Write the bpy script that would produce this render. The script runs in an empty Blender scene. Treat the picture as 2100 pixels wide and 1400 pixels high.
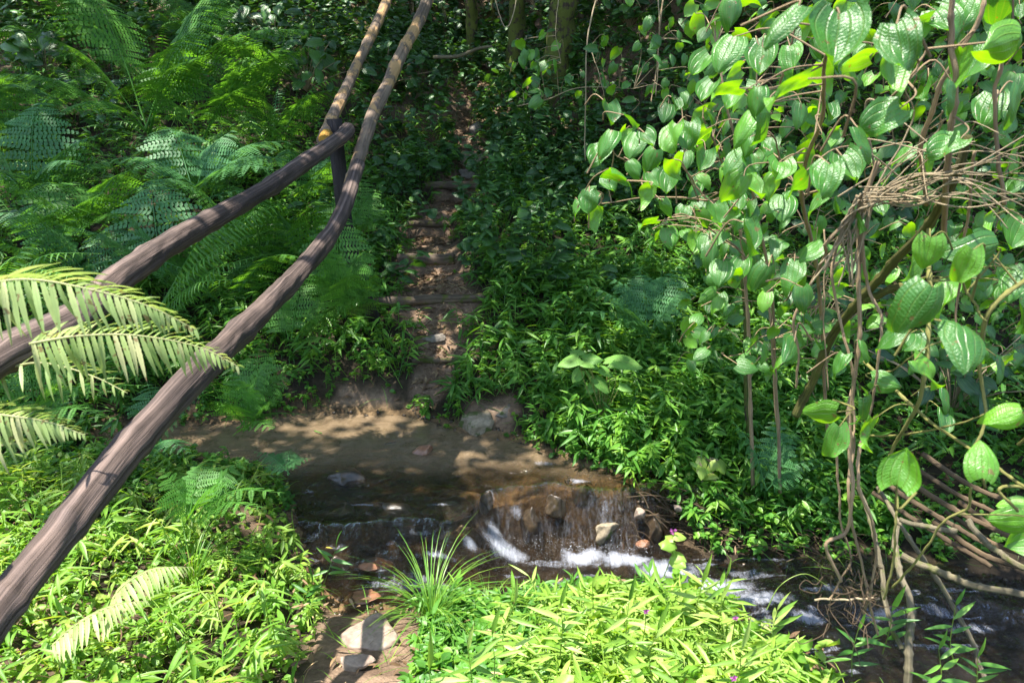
import bpy, bmesh, math
import numpy as np
from mathutils import Vector

sc = bpy.context.scene
R = math.radians
rng = np.random.default_rng(7)

# ------------------------------------------------------------------ camera
CAMZ, PITCH, FPX = 1.75, R(18), 1500.0
cam_d = bpy.data.cameras.new("camera")
cam = bpy.data.objects.new("camera", cam_d)
sc.collection.objects.link(cam)
cam.location = (0, 0, CAMZ)
cam.rotation_euler = (R(90) - PITCH, 0, 0)
cam_d.sensor_width = 36
cam_d.lens = 36 * FPX / 2100
cam_d.clip_start = 0.05
cam_d.clip_end = 500
cam_d.dof.use_dof = True
cam_d.dof.focus_distance = 4.6
cam_d.dof.aperture_fstop = 8.0
sc.camera = cam

# ------------------------------------------------------------------ sky and sun
SUN = np.array([-0.28, -0.12, 0.95]); SUN /= np.linalg.norm(SUN)
elev = math.asin(SUN[2]); azim = math.atan2(SUN[0], SUN[1])
w = bpy.data.worlds.new("World"); sc.world = w; w.use_nodes = True
nt = w.node_tree
sky = nt.nodes.new("ShaderNodeTexSky"); sky.sky_type = 'NISHITA'; sky.sun_disc = False
sky.sun_elevation = elev; sky.sun_rotation = azim
nt.links.new(sky.outputs[0], nt.nodes["Background"].inputs[0])
nt.nodes["Background"].inputs[1].default_value = 0.15
sl = bpy.data.lights.new("sun", 'SUN'); so = bpy.data.objects.new("sun", sl)
sc.collection.objects.link(so)
sl.energy = 5.0; sl.angle = R(0.53); sl.color = (1.0, 0.95, 0.86)
so.rotation_euler = Vector(SUN.tolist()).to_track_quat('Z', 'Y').to_euler()
sc.view_settings.view_transform = 'Standard'
sc.view_settings.look = 'None'
sc.view_settings.exposure = 1.6
sc.view_settings.gamma = 1.0
cy = sc.cycles
cy.max_bounces = 7; cy.diffuse_bounces = 3; cy.glossy_bounces = 3; cy.transmission_bounces = 4
cy.transparent_max_bounces = 8; cy.caustics_reflective = False; cy.caustics_refractive = False
cy.sample_clamp_indirect = 4.0; cy.sample_clamp_direct = 0.0

# ------------------------------------------------------------------ geometry helpers
cp, sp = math.cos(PITCH), math.sin(PITCH)
def P(px, py, Z):
    """world point seen at photo pixel (px,py) at depth Z along the view axis"""
    u = (px - 1050) / FPX; v = (700 - py) / FPX
    return np.array([Z * u, Z * (cp + v * sp), CAMZ + Z * (-sp + v * cp)])
def G(px, py, z):
    v = (700 - py) / FPX
    return P(px, py, (z - CAMZ) / (-sp + v * cp))
def unproj(p):
    d = np.asarray(p) - np.array([0, 0, CAMZ])
    Z = d[..., 1] * cp - d[..., 2] * sp
    v = (d[..., 1] * sp + d[..., 2] * cp) / Z
    return 1050 + FPX * d[..., 0] / Z, 700 - FPX * v, Z

def nrm(a):
    a = np.asarray(a, float)
    return a / np.maximum(np.linalg.norm(a, axis=-1, keepdims=True), 1e-9)

def hash2(ix, iy, seed):
    h = (ix.astype(np.int64) * 374761393 + iy.astype(np.int64) * 668265263 + seed * 1274126177) & 0xffffffff
    h = ((h ^ (h >> 13)) * 1274126177) & 0xffffffff
    return ((h ^ (h >> 16)) & 0xffff) / 65535.0
def vnoise(x, y, seed=0):
    ix = np.floor(x); iy = np.floor(y); fx = x - ix; fy = y - iy
    fx = fx * fx * (3 - 2 * fx); fy = fy * fy * (3 - 2 * fy)
    a = hash2(ix, iy, seed); b = hash2(ix + 1, iy, seed); c = hash2(ix, iy + 1, seed); d = hash2(ix + 1, iy + 1, seed)
    return (a * (1 - fx) + b * fx) * (1 - fy) + (c * (1 - fx) + d * fx) * fy
def fbm(x, y, oct=4, seed=0):
    s = 0; a = 0.5; x = np.asarray(x, float); y = np.asarray(y, float)
    for i in range(oct):
        s = s + a * (vnoise(x, y, seed + i) - 0.5); a *= 0.5; x = x * 2.03 + 5.1; y = y * 2.03 + 1.7
    return s
def smooth(a, b, x):
    t = np.clip((x - a) / (b - a), 0, 1); return t * t * (3 - 2 * t)

class MB:
    def __init__(self):
        self.v = []; self.q = []; self.uv = []; self.r = []; self.n = 0
    def add(self, v, q, uv=None, r=None):
        v = np.asarray(v, float).reshape(-1, 3); k = len(v)
        self.v.append(v); self.q.append(np.asarray(q, np.int64).reshape(-1, 4) + self.n)
        self.uv.append(np.zeros((k, 2)) if uv is None else np.asarray(uv, float).reshape(-1, 2))
        self.r.append(np.full(k, 0.5 if r is None else r) if np.ndim(r) == 0 else np.asarray(r, float))
        self.n += k
    def inst(self, tpl, pos, X, Y, Z, s, r):
        """copy the template leaf to every frame"""
        tv, tq, tuv = tpl; N = len(pos)
        if N == 0: return
        s = np.asarray(s, float)
        if s.ndim == 1: s = np.stack([s, s, s], 1)
        V = (tv[None, :, 0:1] * (X * s[:, 0:1])[:, None, :] + tv[None, :, 1:2] * (Y * s[:, 1:2])[:, None, :]
             + tv[None, :, 2:3] * (Z * s[:, 2:3])[:, None, :] + pos[:, None, :])
        k = len(tv)
        Q = tq[None] + (np.arange(N) * k)[:, None, None]
        self.add(V.reshape(-1, 3), Q.reshape(-1, 4), np.tile(tuv, (N, 1)), np.repeat(r, k))
    def tube(self, pts, rad, sides=6, r=0.5, rough=0.0, cap=True, ridge=0.0):
        pts = np.asarray(pts, float); n = len(pts)
        rad = np.full(n, rad) if np.ndim(rad) == 0 else np.asarray(rad, float)
        t = nrm(np.gradient(pts, axis=0))
        ref = np.array([0, 0, 1.0]) if abs(t[0][2]) < 0.9 else np.array([0, 1.0, 0])
        u = nrm(np.cross(t[0], ref)); us = [u]
        for i in range(1, n):
            u = us[-1] - t[i] * np.dot(us[-1], t[i]); us.append(nrm(u))
        us = np.array(us); vs = np.cross(t, us)
        a = np.linspace(0, 2 * math.pi, sides, endpoint=False)
        ln = np.concatenate([[0], np.cumsum(np.linalg.norm(np.diff(pts, axis=0), axis=1))])
        rr = rad[:, None] * np.ones(sides)[None]
        if rough > 0:
            rr = rr * (1 + rough * fbm(np.cos(a)[None] * 1.5 + ln[:, None] * 4, np.sin(a)[None] * 1.5 + ln[:, None] * 6 + 9, 4, int(r * 100)) * 2)
        if ridge > 0:
            rr = rr * (1 + ridge * fbm(np.cos(a)[None] * 5 + 0.6 * ln[:, None] * 3, np.sin(a)[None] * 5 + 4 + 0 * ln[:, None], 3, 91) + 0.6 * ridge * fbm(np.cos(a)[None] * 4 + ln[:, None] * 25, np.sin(a)[None] * 4 + 7 + 0 * ln[:, None], 3, 33))
        V = pts[:, None] + rr[..., None] * (np.cos(a)[None, :, None] * us[:, None] + np.sin(a)[None, :, None] * vs[:, None])
        V = V.reshape(-1, 3)
        i, j = np.meshgrid(np.arange(n - 1), np.arange(sides), indexing='ij')
        j2 = (j + 1) % sides
        Q = np.stack([i * sides + j, i * sides + j2, (i + 1) * sides + j2, (i + 1) * sides + j], -1).reshape(-1, 4)
        uv = np.stack(np.broadcast_arrays((a / (2 * math.pi))[None], ln[:, None]), -1).reshape(-1, 2)
        if cap:
            V = np.concatenate([V, pts[[0]], pts[[-1]]]); uv = np.concatenate([uv, [[0.5, -1], [0.5, -1]]])
            k = n * sides; jj = np.arange(0, sides, 2)
            c0 = np.stack([np.full(len(jj), k), (jj + 2) % sides, (jj + 1) % sides, jj], 1)
            b = (n - 1) * sides
            c1 = np.stack([np.full(len(jj), k + 1), b + jj, b + (jj + 1) % sides, b + (jj + 2) % sides], 1)
            Q = np.concatenate([Q, c0, c1])
        self.add(V, Q, uv, r)
    def build(self, name, mat, parent=None, smooth_=True):
        me = bpy.data.meshes.new(name)
        V = np.concatenate(self.v).astype(np.float32); Q = np.concatenate(self.q).astype(np.int32)
        UV = np.concatenate(self.uv).astype(np.float32); rr = np.concatenate(self.r).astype(np.float32)
        me.vertices.add(len(V)); me.vertices.foreach_set('co', V.ravel())
        me.loops.add(len(Q) * 4); me.polygons.add(len(Q))
        me.loops.foreach_set('vertex_index', Q.ravel())
        me.polygons.foreach_set('loop_start', np.arange(0, len(Q) * 4, 4, dtype=np.int32))
        me.polygons.foreach_set('loop_total', np.full(len(Q), 4, np.int32))
        me.polygons.foreach_set('use_smooth', np.full(len(Q), smooth_))
        l = me.uv_layers.new(name='UVMap'); l.data.foreach_set('uv', UV[Q.ravel()].ravel())
        at = me.attributes.new('rnd', 'FLOAT', 'POINT'); at.data.foreach_set('value', rr)
        me.update(calc_edges=True); me.validate()
        me.materials.append(mat)
        o = bpy.data.objects.new(name, me); sc.collection.objects.link(o)
        if parent is not None:
            o.parent = parent
            o.matrix_parent_inverse.identity()
            o.location = [-c for c in parent.location]
        return o

def tag(o, label, cat, group=None, kind=None):
    if label: o['label'] = label
    if cat: o['category'] = cat
    if group: o['group'] = group
    if kind: o['kind'] = kind
    return o
def thing(name, loc, label, cat, group=None):
    o = bpy.data.objects.new(name, None); sc.collection.objects.link(o)
    o.location = [float(c) for c in loc]; o.empty_display_size = 0.1
    return tag(o, label, cat, group)

def frames(Y, N):
    """orthonormal frames from a leaf direction and a wanted normal"""
    Y = nrm(Y); X = nrm(np.cross(Y, N)); Z = np.cross(X, Y); return X, Y, Z
def spline(pts, n=24):
    pts = np.asarray(pts, float); m = len(pts)
    if m == 2: return pts[0] + (pts[1] - pts[0]) * np.linspace(0, 1, n)[:, None]
    q = np.concatenate([[2 * pts[0] - pts[1]], pts, [2 * pts[-1] - pts[-2]]])
    out = []
    for t in np.linspace(0, m - 1 - 1e-6, n):
        i = int(t); f = t - i; a, b, c, d = q[i:i + 4]
        out.append(0.5 * (2 * b + (c - a) * f + (2 * a - 5 * b + 4 * c - d) * f * f + (3 * b - a - 3 * c + d) * f ** 3))
    return np.array(out)

# leaf templates: x across, y from base to tip, z up
def tpl(rows, cols, width, wf, yf=None, zf=None):
    V = []; UV = []
    for i in range(rows + 1):
        v = i / rows
        for j in range(cols + 1):
            s = -1 + 2 * j / cols
            V.append((s * 0.5 * width * wf(v), (yf(v, s) if yf else v), (zf(v, s) if zf else 0)))
            UV.append(((s + 1) / 2, v))
    Q = []
    c = cols + 1
    for i in range(rows):
        for j in range(cols): Q.append((i * c + j, i * c + j + 1, (i + 1) * c + j + 1, (i + 1) * c + j))
    return np.array(V), np.array(Q), np.array(UV)
LANCE = tpl(5, 2, 0.17, lambda v: (math.sin(math.pi * min(1, v ** 0.75 + 0.02)) ** 0.8) if v < 0.999 else 0.02,
            None, lambda v, s: -0.28 * v * v + 0.035 * abs(s))
BLADE = tpl(7, 1, 0.03, lambda v: 1 - v ** 3 * 0.97, lambda v, s: v - 0.25 * v ** 3, lambda v, s: -0.45 * v ** 2.5)
OVAL = tpl(3, 2, 0.62, lambda v: [0.15, 1, 0.85, 0.06][round(v * 3)], None, lambda v, s: -0.15 * v * v + 0.09 * abs(s))
FLAT = tpl(2, 2, 0.36, lambda v: [0.4, 1, 0.05][round(v * 2)], None, lambda v, s: 0.04 * abs(s))
def _hw(v):
    return max(0.04, 1.05 * math.sin(math.pi * min(1.0, 0.10 + 0.9 * v) ** 0.78) ** 0.75) if v < 0.995 else 0.03
def _hy(v, s):
    return v - 0.17 * (abs(s) ** 1.5) * (1 - v) ** 2.2 + 0.02 * math.sin(9 * v) * s
def _hz(v, s):
    q = abs(s)
    return -0.28 * v ** 2.2 - 0.16 * q * q + 0.05 * q + 0.02 * abs(math.sin(q * 4.7)) + 0.018 * math.sin(v * 11 + s * 2)
HEART = tpl(12, 10, 0.86, _hw, _hy, _hz)
def heart_var(cup, wav, tw, wd, rows=12, cols=10, tipd=.28):
    return tpl(rows, cols, .86 * wd, _hw, lambda v, s: _hy(v, s) + wav * math.sin(7 * v + 2 * s) * abs(s),
               lambda v, s: -tipd * v ** 2.2 + cup * s * s + .05 * abs(s) + wav * math.sin(v * 9 + s * 3) + tw * s * v + .018 * abs(math.sin(abs(s) * 4.7)))
HEARTS = [HEART, heart_var(.18, .03, .15, 1.1, tipd=.12), heart_var(-.3, .02, -.2, .95, tipd=.45), heart_var(.02, .05, .3, 1.0, tipd=.2), heart_var(-.08, .03, -.35, .8, tipd=.35)]
HEARTS_S = [tpl(5, 4, 0.86, _hw, _hy, _hz), heart_var(.18, .04, .2, 1.1, 5, 4, .1), heart_var(-.2, .03, -.3, .85, 5, 4, .4)]
HEART_S = tpl(5, 4, 0.86, _hw, _hy, _hz)

# ------------------------------------------------------------------ materials
def newmat(name):
    m = bpy.data.materials.new(name); m.use_nodes = True
    t = m.node_tree; t.nodes.clear()
    o = t.nodes.new('ShaderNodeOutputMaterial')
    return m, t, o
def N(t, typ, **kw):
    n = t.nodes.new(typ)
    for k, v in kw.items():
        if k in ('operation', 'blend_type', 'data_type', 'attribute_name', 'noise_dimensions', 'interpolation'): setattr(n, k, v)
    return n
def mth(t, op, a, b=None, clamp=False):
    n = t.nodes.new('ShaderNodeMath'); n.operation = op; n.use_clamp = clamp
    for i, x in enumerate((a, b)):
        if x is None: continue
        if isinstance(x, (int, float)): n.inputs[i].default_value = x
        else: t.links.new(x, n.inputs[i])
    return n.outputs[0]
def ramp(t, fac, stops):
    n = t.nodes.new('ShaderNodeValToRGB')
    e = n.color_ramp.elements
    while len(e) < len(stops): e.new(0.5)
    for i, (p, c) in enumerate(stops):
        e[i].position = p; e[i].color = (*c, 1) if len(c) == 3 else c
    t.links.new(fac, n.inputs[0]); return n.outputs[0]
def noise(t, vec, scale, detail=4, rough=0.55, dist=0.0):
    n = t.nodes.new('ShaderNodeTexNoise')
    n.inputs['Scale'].default_value = scale; n.inputs['Detail'].default_value = detail
    n.inputs['Roughness'].default_value = rough; n.inputs['Distortion'].default_value = dist
    if vec is not None: t.links.new(vec, n.inputs['Vector'])
    return n.outputs[0]
def mixc(t, f, a, b, mode='MIX'):
    n = t.nodes.new('ShaderNodeMix'); n.data_type = 'RGBA'; n.blend_type = mode
    for s, x in ((n.inputs[0], f), (n.inputs[6], a), (n.inputs[7], b)):
        if isinstance(x, (int, float)): s.default_value = x
        elif isinstance(x, tuple): s.default_value = (*x, 1)
        else: t.links.new(x, s)
    return n.outputs[2]

def leaf_mat(name, c0, c1, c2=None, rough=0.42, trans=0.35, tcol=None, veins=None, spec=0.5, brown=0.0):
    m, t, out = newmat(name)
    at = N(t, 'ShaderNodeAttribute', attribute_name='rnd')
    geo = t.nodes.new('ShaderNodeNewGeometry')
    if c0[1] > c0[0] and name not in ('fern_pale', 'bamboo_lit', 'pale_leaf', 'cover_lit'): c0, c1, c2 = [None if c is None else (c[0] * 1.12, c[1] * 1.1, c[2] * (.9 if 'fern' in name else .65)) for c in (c0, c1, c2)]
    stops = [(0.0, c0), (0.6, c1)] + ([(1.0, c2)] if c2 else [])
    col = ramp(t, at.outputs['Fac'], stops)
    nz = noise(t, geo.outputs['Position'], 22, 3)
    col = mixc(t, 1.0, col, ramp(t, nz, [(0.25, (0.72, 0.74, 0.7)), (0.75, (1.2, 1.18, 1.1))]), 'MULTIPLY')
    uv = t.nodes.new('ShaderNodeUVMap'); uv.uv_map = 'UVMap'
    sx = t.nodes.new('ShaderNodeSeparateXYZ'); t.links.new(uv.outputs[0], sx.inputs[0])
    s = mth(t, 'ABSOLUTE', mth(t, 'SUBTRACT', mth(t, 'MULTIPLY', sx.outputs[0], 2.0), 1.0))
    bsdf = t.nodes.new('ShaderNodeBsdfPrincipled')
    if veins == 'palm':
        # main veins that run from the base to the tip, and cross veinlets between them
        f = mth(t, 'FRACT', mth(t, 'ADD', mth(t, 'MULTIPLY', s, 2.6), 0.5))
        d = mth(t, 'ABSOLUTE', mth(t, 'SUBTRACT', f, 0.5))
        vein = mth(t, 'SUBTRACT', 1.0, mth(t, 'MULTIPLY', d, 9.0), True)
        cr = mth(t, 'ABSOLUTE', mth(t, 'SINE', mth(t, 'ADD', mth(t, 'MULTIPLY', sx.outputs[1], 46.0), mth(t, 'MULTIPLY', s, 9.0))))
        hgt = mth(t, 'ADD', mth(t, 'MULTIPLY', vein, -1.0), mth(t, 'MULTIPLY', cr, 0.22))
        col = mixc(t, mth(t, 'MULTIPLY', vein, 0.5), col, (0.16, 0.24, 0.06))
        hgt = mth(t, 'ADD', hgt, mth(t, 'MULTIPLY', noise(t, geo.outputs['Position'], 260, 3), 1.1))
        bst, bdi = 0.5, 0.003
    elif veins == 'pin':
        ln = mth(t, 'SINE', mth(t, 'SUBTRACT', mth(t, 'MULTIPLY', sx.outputs[1], 60.0), mth(t, 'MULTIPLY', s, 12.0)))
        mid = mth(t, 'SUBTRACT', 1.0, mth(t, 'MULTIPLY', s, 7.0), True)
        hgt = mth(t, 'ADD', mth(t, 'MULTIPLY', ln, 0.3), mth(t, 'MULTIPLY', mid, -1.0))
        col = mixc(t, mth(t, 'MULTIPLY', mid, 0.5), col, (0.2, 0.28, 0.08))
        bst, bdi = 0.5, 0.002
    else:
        mid = mth(t, 'SUBTRACT', 1.0, mth(t, 'MULTIPLY', s, 6.0), True)
        hgt = mid; bst, bdi = 0.3, 0.001
        col = mixc(t, mth(t, 'MULTIPLY', mid, 0.3), col, (0.16, 0.24, 0.08))
    if brown > 0:
        bn = noise(t, geo.outputs['Position'], 60, 2)
        col = mixc(t, mth(t, 'MULTIPLY', mth(t, 'GREATER_THAN', bn, 0.72 - brown * 0.1), 0.8), col, (0.17, 0.10, 0.035))
    bp = t.nodes.new('ShaderNodeBump'); bp.inputs['Strength'].default_value = bst; bp.inputs['Distance'].default_value = bdi
    t.links.new(hgt, bp.inputs['Height']); t.links.new(bp.outputs[0], bsdf.inputs['Normal'])
    t.links.new(col, bsdf.inputs['Base Color'])
    bsdf.inputs['Roughness'].default_value = rough
    bsdf.inputs['Specular IOR Level'].default_value = spec
    tr = t.nodes.new('ShaderNodeBsdfTranslucent')
    tc = mixc(t, 1.0, col, tcol if tcol else (1.9, 1.7, 0.5), 'MULTIPLY')
    t.links.new(tc, tr.inputs[0])
    mx = t.nodes.new('ShaderNodeMixShader'); mx.inputs[0].default_value = trans
    t.links.new(bsdf.outputs[0], mx.inputs[1]); t.links.new(tr.outputs[0], mx.inputs[2])
    t.links.new(mx.outputs[0], out.inputs[0])
    return m
M = {}
M['fern'] = leaf_mat('fern', (0.05, 0.15, 0.04), (0.08, 0.23, 0.045), (0.13, 0.32, 0.05), rough=0.5, trans=0.42, spec=0.35)
M['fern_blue'] = leaf_mat('fern_blue', (0.045, 0.14, 0.07), (0.065, 0.20, 0.085), (0.10, 0.27, 0.10), rough=0.5, trans=0.35, spec=0.4)
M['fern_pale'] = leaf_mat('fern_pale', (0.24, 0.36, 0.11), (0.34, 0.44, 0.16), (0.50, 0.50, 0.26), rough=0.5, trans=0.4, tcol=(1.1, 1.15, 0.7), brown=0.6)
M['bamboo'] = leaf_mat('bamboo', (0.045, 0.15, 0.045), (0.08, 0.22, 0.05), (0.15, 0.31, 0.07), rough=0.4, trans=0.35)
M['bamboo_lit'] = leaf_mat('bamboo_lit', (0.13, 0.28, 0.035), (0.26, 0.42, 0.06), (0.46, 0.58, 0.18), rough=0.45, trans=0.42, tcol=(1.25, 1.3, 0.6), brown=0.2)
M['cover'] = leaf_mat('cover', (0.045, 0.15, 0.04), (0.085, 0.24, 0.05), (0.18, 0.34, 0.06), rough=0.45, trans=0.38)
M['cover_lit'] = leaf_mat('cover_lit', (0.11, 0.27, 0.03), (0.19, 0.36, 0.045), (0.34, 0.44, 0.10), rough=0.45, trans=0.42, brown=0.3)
M['heart'] = leaf_mat('heart', (0.035, 0.13, 0.03), (0.055, 0.19, 0.035), (0.11, 0.29, 0.03), rough=0.38, trans=0.36, tcol=(3.4, 2.7, 0.12), veins='palm', spec=0.85, brown=0.25)
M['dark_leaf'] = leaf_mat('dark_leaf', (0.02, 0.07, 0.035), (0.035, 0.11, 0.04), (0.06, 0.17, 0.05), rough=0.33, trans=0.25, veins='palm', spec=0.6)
M['pale_leaf'] = leaf_mat('pale_leaf', (0.12, 0.27, 0.06), (0.17, 0.34, 0.08), None, rough=0.5, trans=0.35, veins='pin', spec=0.3)
M['grass'] = leaf_mat('grass', (0.06, 0.17, 0.035), (0.10, 0.24, 0.05), (0.20, 0.33, 0.07), rough=0.35, trans=0.35)
M['pink'] = leaf_mat('pink', (0.55, 0.10, 0.45), (0.65, 0.16, 0.55), None, rough=0.5, trans=0.4, tcol=(1.2, 1, 1.2))
M['litter'] = leaf_mat('litter', (0.10, 0.055, 0.03), (0.20, 0.12, 0.07), (0.42, 0.30, 0.18), rough=0.6, trans=0.1, tcol=(1, 1, 1), spec=0.3)
M['yellow'] = leaf_mat('yellow', (0.5, 0.42, 0.05), (0.6, 0.5, 0.08), None, rough=0.5, trans=0.3, tcol=(1, 1, 0.5))

def bark_mat(name, c0, c1, c2, scale=9, moss=0.0, peel=None, stretch=0.16, bump=0.012, rough=0.8):
    m, t, out = newmat(name)
    uv = t.nodes.new('ShaderNodeTexCoord')
    mp = t.nodes.new('ShaderNodeMapping')
    uvn = t.nodes.new('ShaderNodeUVMap'); uvn.uv_map = 'UVMap'
    sx = t.nodes.new('ShaderNodeSeparateXYZ'); t.links.new(uvn.outputs[0], sx.inputs[0])
    # wrap the angle so that the grain has no seam
    ang = mth(t, 'MULTIPLY', sx.outputs[0], 2 * math.pi)
    cx = t.nodes.new('ShaderNodeCombineXYZ')
    t.links.new(mth(t, 'COSINE', ang), cx.inputs[0]); t.links.new(mth(t, 'SINE', ang), cx.inputs[1])
    t.links.new(mth(t, 'MULTIPLY', sx.outputs[1], 1.0 / stretch * 0.32), cx.inputs[2])
    n1 = noise(t, cx.outputs[0], scale * 0.42, 6, 0.62, 0.4)
    geo = t.nodes.new('ShaderNodeNewGeometry')
    n2 = noise(t, geo.outputs['Position'], 7, 4, 0.6)
    col = ramp(t, n1, [(0.28, c0), (0.5, c1), (0.75, c2)])
    col = mixc(t, 1.0, col, ramp(t, n2, [(0.3, (0.65, 0.65, 0.68)), (0.7, (1.15, 1.12, 1.1))]), 'MULTIPLY')
    if peel:
        pn = noise(t, geo.outputs['Position'], 5.5, 5, 0.65, 0.5)
        col = mixc(t, ramp(t, pn, [(0.5, (0, 0, 0)), (0.56, (1, 1, 1))]), col, peel)
    if moss > 0:
        mn = noise(t, geo.outputs['Position'], 14, 4)
        col = mixc(t, ramp(t, mn, [(0.62 - moss * 0.3, (0, 0, 0)), (0.72 - moss * 0.3, (1, 1, 1))]), col, (0.09, 0.11, 0.02))
    b = t.nodes.new('ShaderNodeBsdfPrincipled'); b.inputs['Roughness'].default_value = rough
    b.inputs['Specular IOR Level'].default_value = 0.3
    t.links.new(col, b.inputs['Base Color'])
    crack = ramp(t, noise(t, cx.outputs[0], scale * 0.9, 3, 0.5, 0.8), [(0.40, (0, 0, 0)), (0.47, (1, 1, 1))])
    h = mth(t, 'ADD', n1, mth(t, 'MULTIPLY', crack, 0.35))
    bp = t.nodes.new('ShaderNodeBump'); bp.inputs['Strength'].default_value = 0.8; bp.inputs['Distance'].default_value = bump
    t.links.new(h, bp.inputs['Height']); t.links.new(bp.outputs[0], b.inputs['Normal'])
    t.links.new(b.outputs[0], out.inputs[0])
    return m
M['rail'] = bark_mat('weathered_wood', (0.025, 0.018, 0.015), (0.085, 0.062, 0.052), (0.27, 0.20, 0.17), stretch=0.9, bump=0.005, scale=7)
M['rail_tan'] = bark_mat('peeling_wood', (0.10, 0.075, 0.055), (0.20, 0.15, 0.11), (0.30, 0.22, 0.14), stretch=0.6, bump=0.006, peel=(0.42, 0.26, 0.12))
M['post'] = bark_mat('dark_wood', (0.015, 0.012, 0.012), (0.03, 0.025, 0.025), (0.06, 0.05, 0.05), stretch=0.5)
M['cut'] = bark_mat('cut_wood', (0.4, 0.2, 0.04), (0.5, 0.28, 0.05), (0.6, 0.36, 0.08))
M['moss_trunk'] = bark_mat('mossy_bark', (0.025, 0.02, 0.012), (0.06, 0.045, 0.03), (0.11, 0.09, 0.06), moss=0.75)
M['moss_branch'] = bark_mat('mossy_branch', (0.05, 0.045, 0.015), (0.12, 0.12, 0.03), (0.24, 0.22, 0.06), moss=0.25, stretch=0.3)
M['vine'] = bark_mat('vine_bark', (0.16, 0.11, 0.06), (0.32, 0.23, 0.13), (0.46, 0.35, 0.22), stretch=0.3, bump=0.002)
M['vine_green'] = bark_mat('green_stem', (0.14, 0.15, 0.04), (0.22, 0.22, 0.06), (0.32, 0.28, 0.10), stretch=0.3, bump=0.002)
M['twig'] = bark_mat('twig_bark', (0.22, 0.17, 0.10), (0.38, 0.30, 0.18), (0.52, 0.43, 0.30), stretch=0.3, bump=0.002)
M['stick'] = bark_mat('dead_stick', (0.08, 0.065, 0.04), (0.15, 0.13, 0.08), (0.27, 0.23, 0.15), stretch=0.3, bump=0.003, moss=0.15)
M['root'] = bark_mat('root_bark', (0.05, 0.03, 0.02), (0.10, 0.07, 0.04), (0.18, 0.13, 0.07), stretch=0.3, bump=0.002)
M['step'] = bark_mat('step_log', (0.06, 0.045, 0.03), (0.16, 0.12, 0.085), (0.30, 0.22, 0.16), stretch=0.5, moss=0.35)
M['stem'] = leaf_mat('stem_green', (0.08, 0.15, 0.03), (0.13, 0.2, 0.05), None, trans=0.1)

def rock_mat(name, c0, c1, c2, rough=0.75, moss=0.0, wet=False):
    m, t, out = newmat(name)
    geo = t.nodes.new('ShaderNodeNewGeometry')
    n1 = noise(t, geo.outputs['Position'], 9, 9, 0.7, 0.5); n2 = noise(t, geo.outputs['Position'], 45, 5, 0.6)
    col = ramp(t, n1, [(0.3, c0), (0.5, c1), (0.7, c2)])
    col = mixc(t, 1.0, col, ramp(t, n2, [(0.3, (0.7, 0.7, 0.7)), (0.7, (1.15, 1.15, 1.15))]), 'MULTIPLY')
    if moss > 0:
        sx = t.nodes.new('ShaderNodeSeparateXYZ'); t.links.new(geo.outputs['Position'], sx.inputs[0])
        mn = noise(t, geo.outputs['Position'], 18, 4)
        col = mixc(t, ramp(t, mn, [(0.66 - moss * 0.3, (0, 0, 0)), (0.72 - moss * 0.3, (1, 1, 1))]), col, (0.07, 0.09, 0.02))
    b = t.nodes.new('ShaderNodeBsdfPrincipled'); b.inputs['Roughness'].default_value = rough
    t.links.new(col, b.inputs['Base Color'])
    bp = t.nodes.new('ShaderNodeBump'); bp.inputs['Strength'].default_value = 0.7; bp.inputs['Distance'].default_value = 0.01
    t.links.new(mth(t, 'ADD', n1, mth(t, 'MULTIPLY', n2, 0.3)), bp.inputs['Height']); t.links.new(bp.outputs[0], b.inputs['Normal'])
    if wet:
        b.inputs['Coat Weight'].default_value = 0.35; b.inputs['Coat Roughness'].default_value = 0.2
    t.links.new(b.outputs[0], out.inputs[0])
    return m
M['rock_pale'] = rock_mat('pale_rock', (0.10, 0.08, 0.045), (0.22, 0.175, 0.115), (0.34, 0.28, 0.20), moss=0.4)
M['rock_pink'] = rock_mat('pinkish_rock', (0.16, 0.11, 0.085), (0.28, 0.21, 0.16), (0.36, 0.29, 0.24))
M['rock_wet'] = rock_mat('wet_rock', (0.02, 0.015, 0.010), (0.055, 0.038, 0.022), (0.12, 0.08, 0.045), rough=0.3, wet=True)
M['rock_red'] = rock_mat('red_rock', (0.14, 0.07, 0.04), (0.28, 0.13, 0.07), (0.34, 0.24, 0.18), rough=0.35, wet=True)
M['rock_gold'] = rock_mat('golden_rock', (0.05, 0.035, 0.012), (0.13, 0.085, 0.03), (0.24, 0.17, 0.07), rough=0.4, moss=0.3, wet=True)
M['rock_grey'] = rock_mat('grey_rock', (0.10, 0.08, 0.06), (0.2, 0.17, 0.14), (0.3, 0.27, 0.23), moss=0.2)

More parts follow.
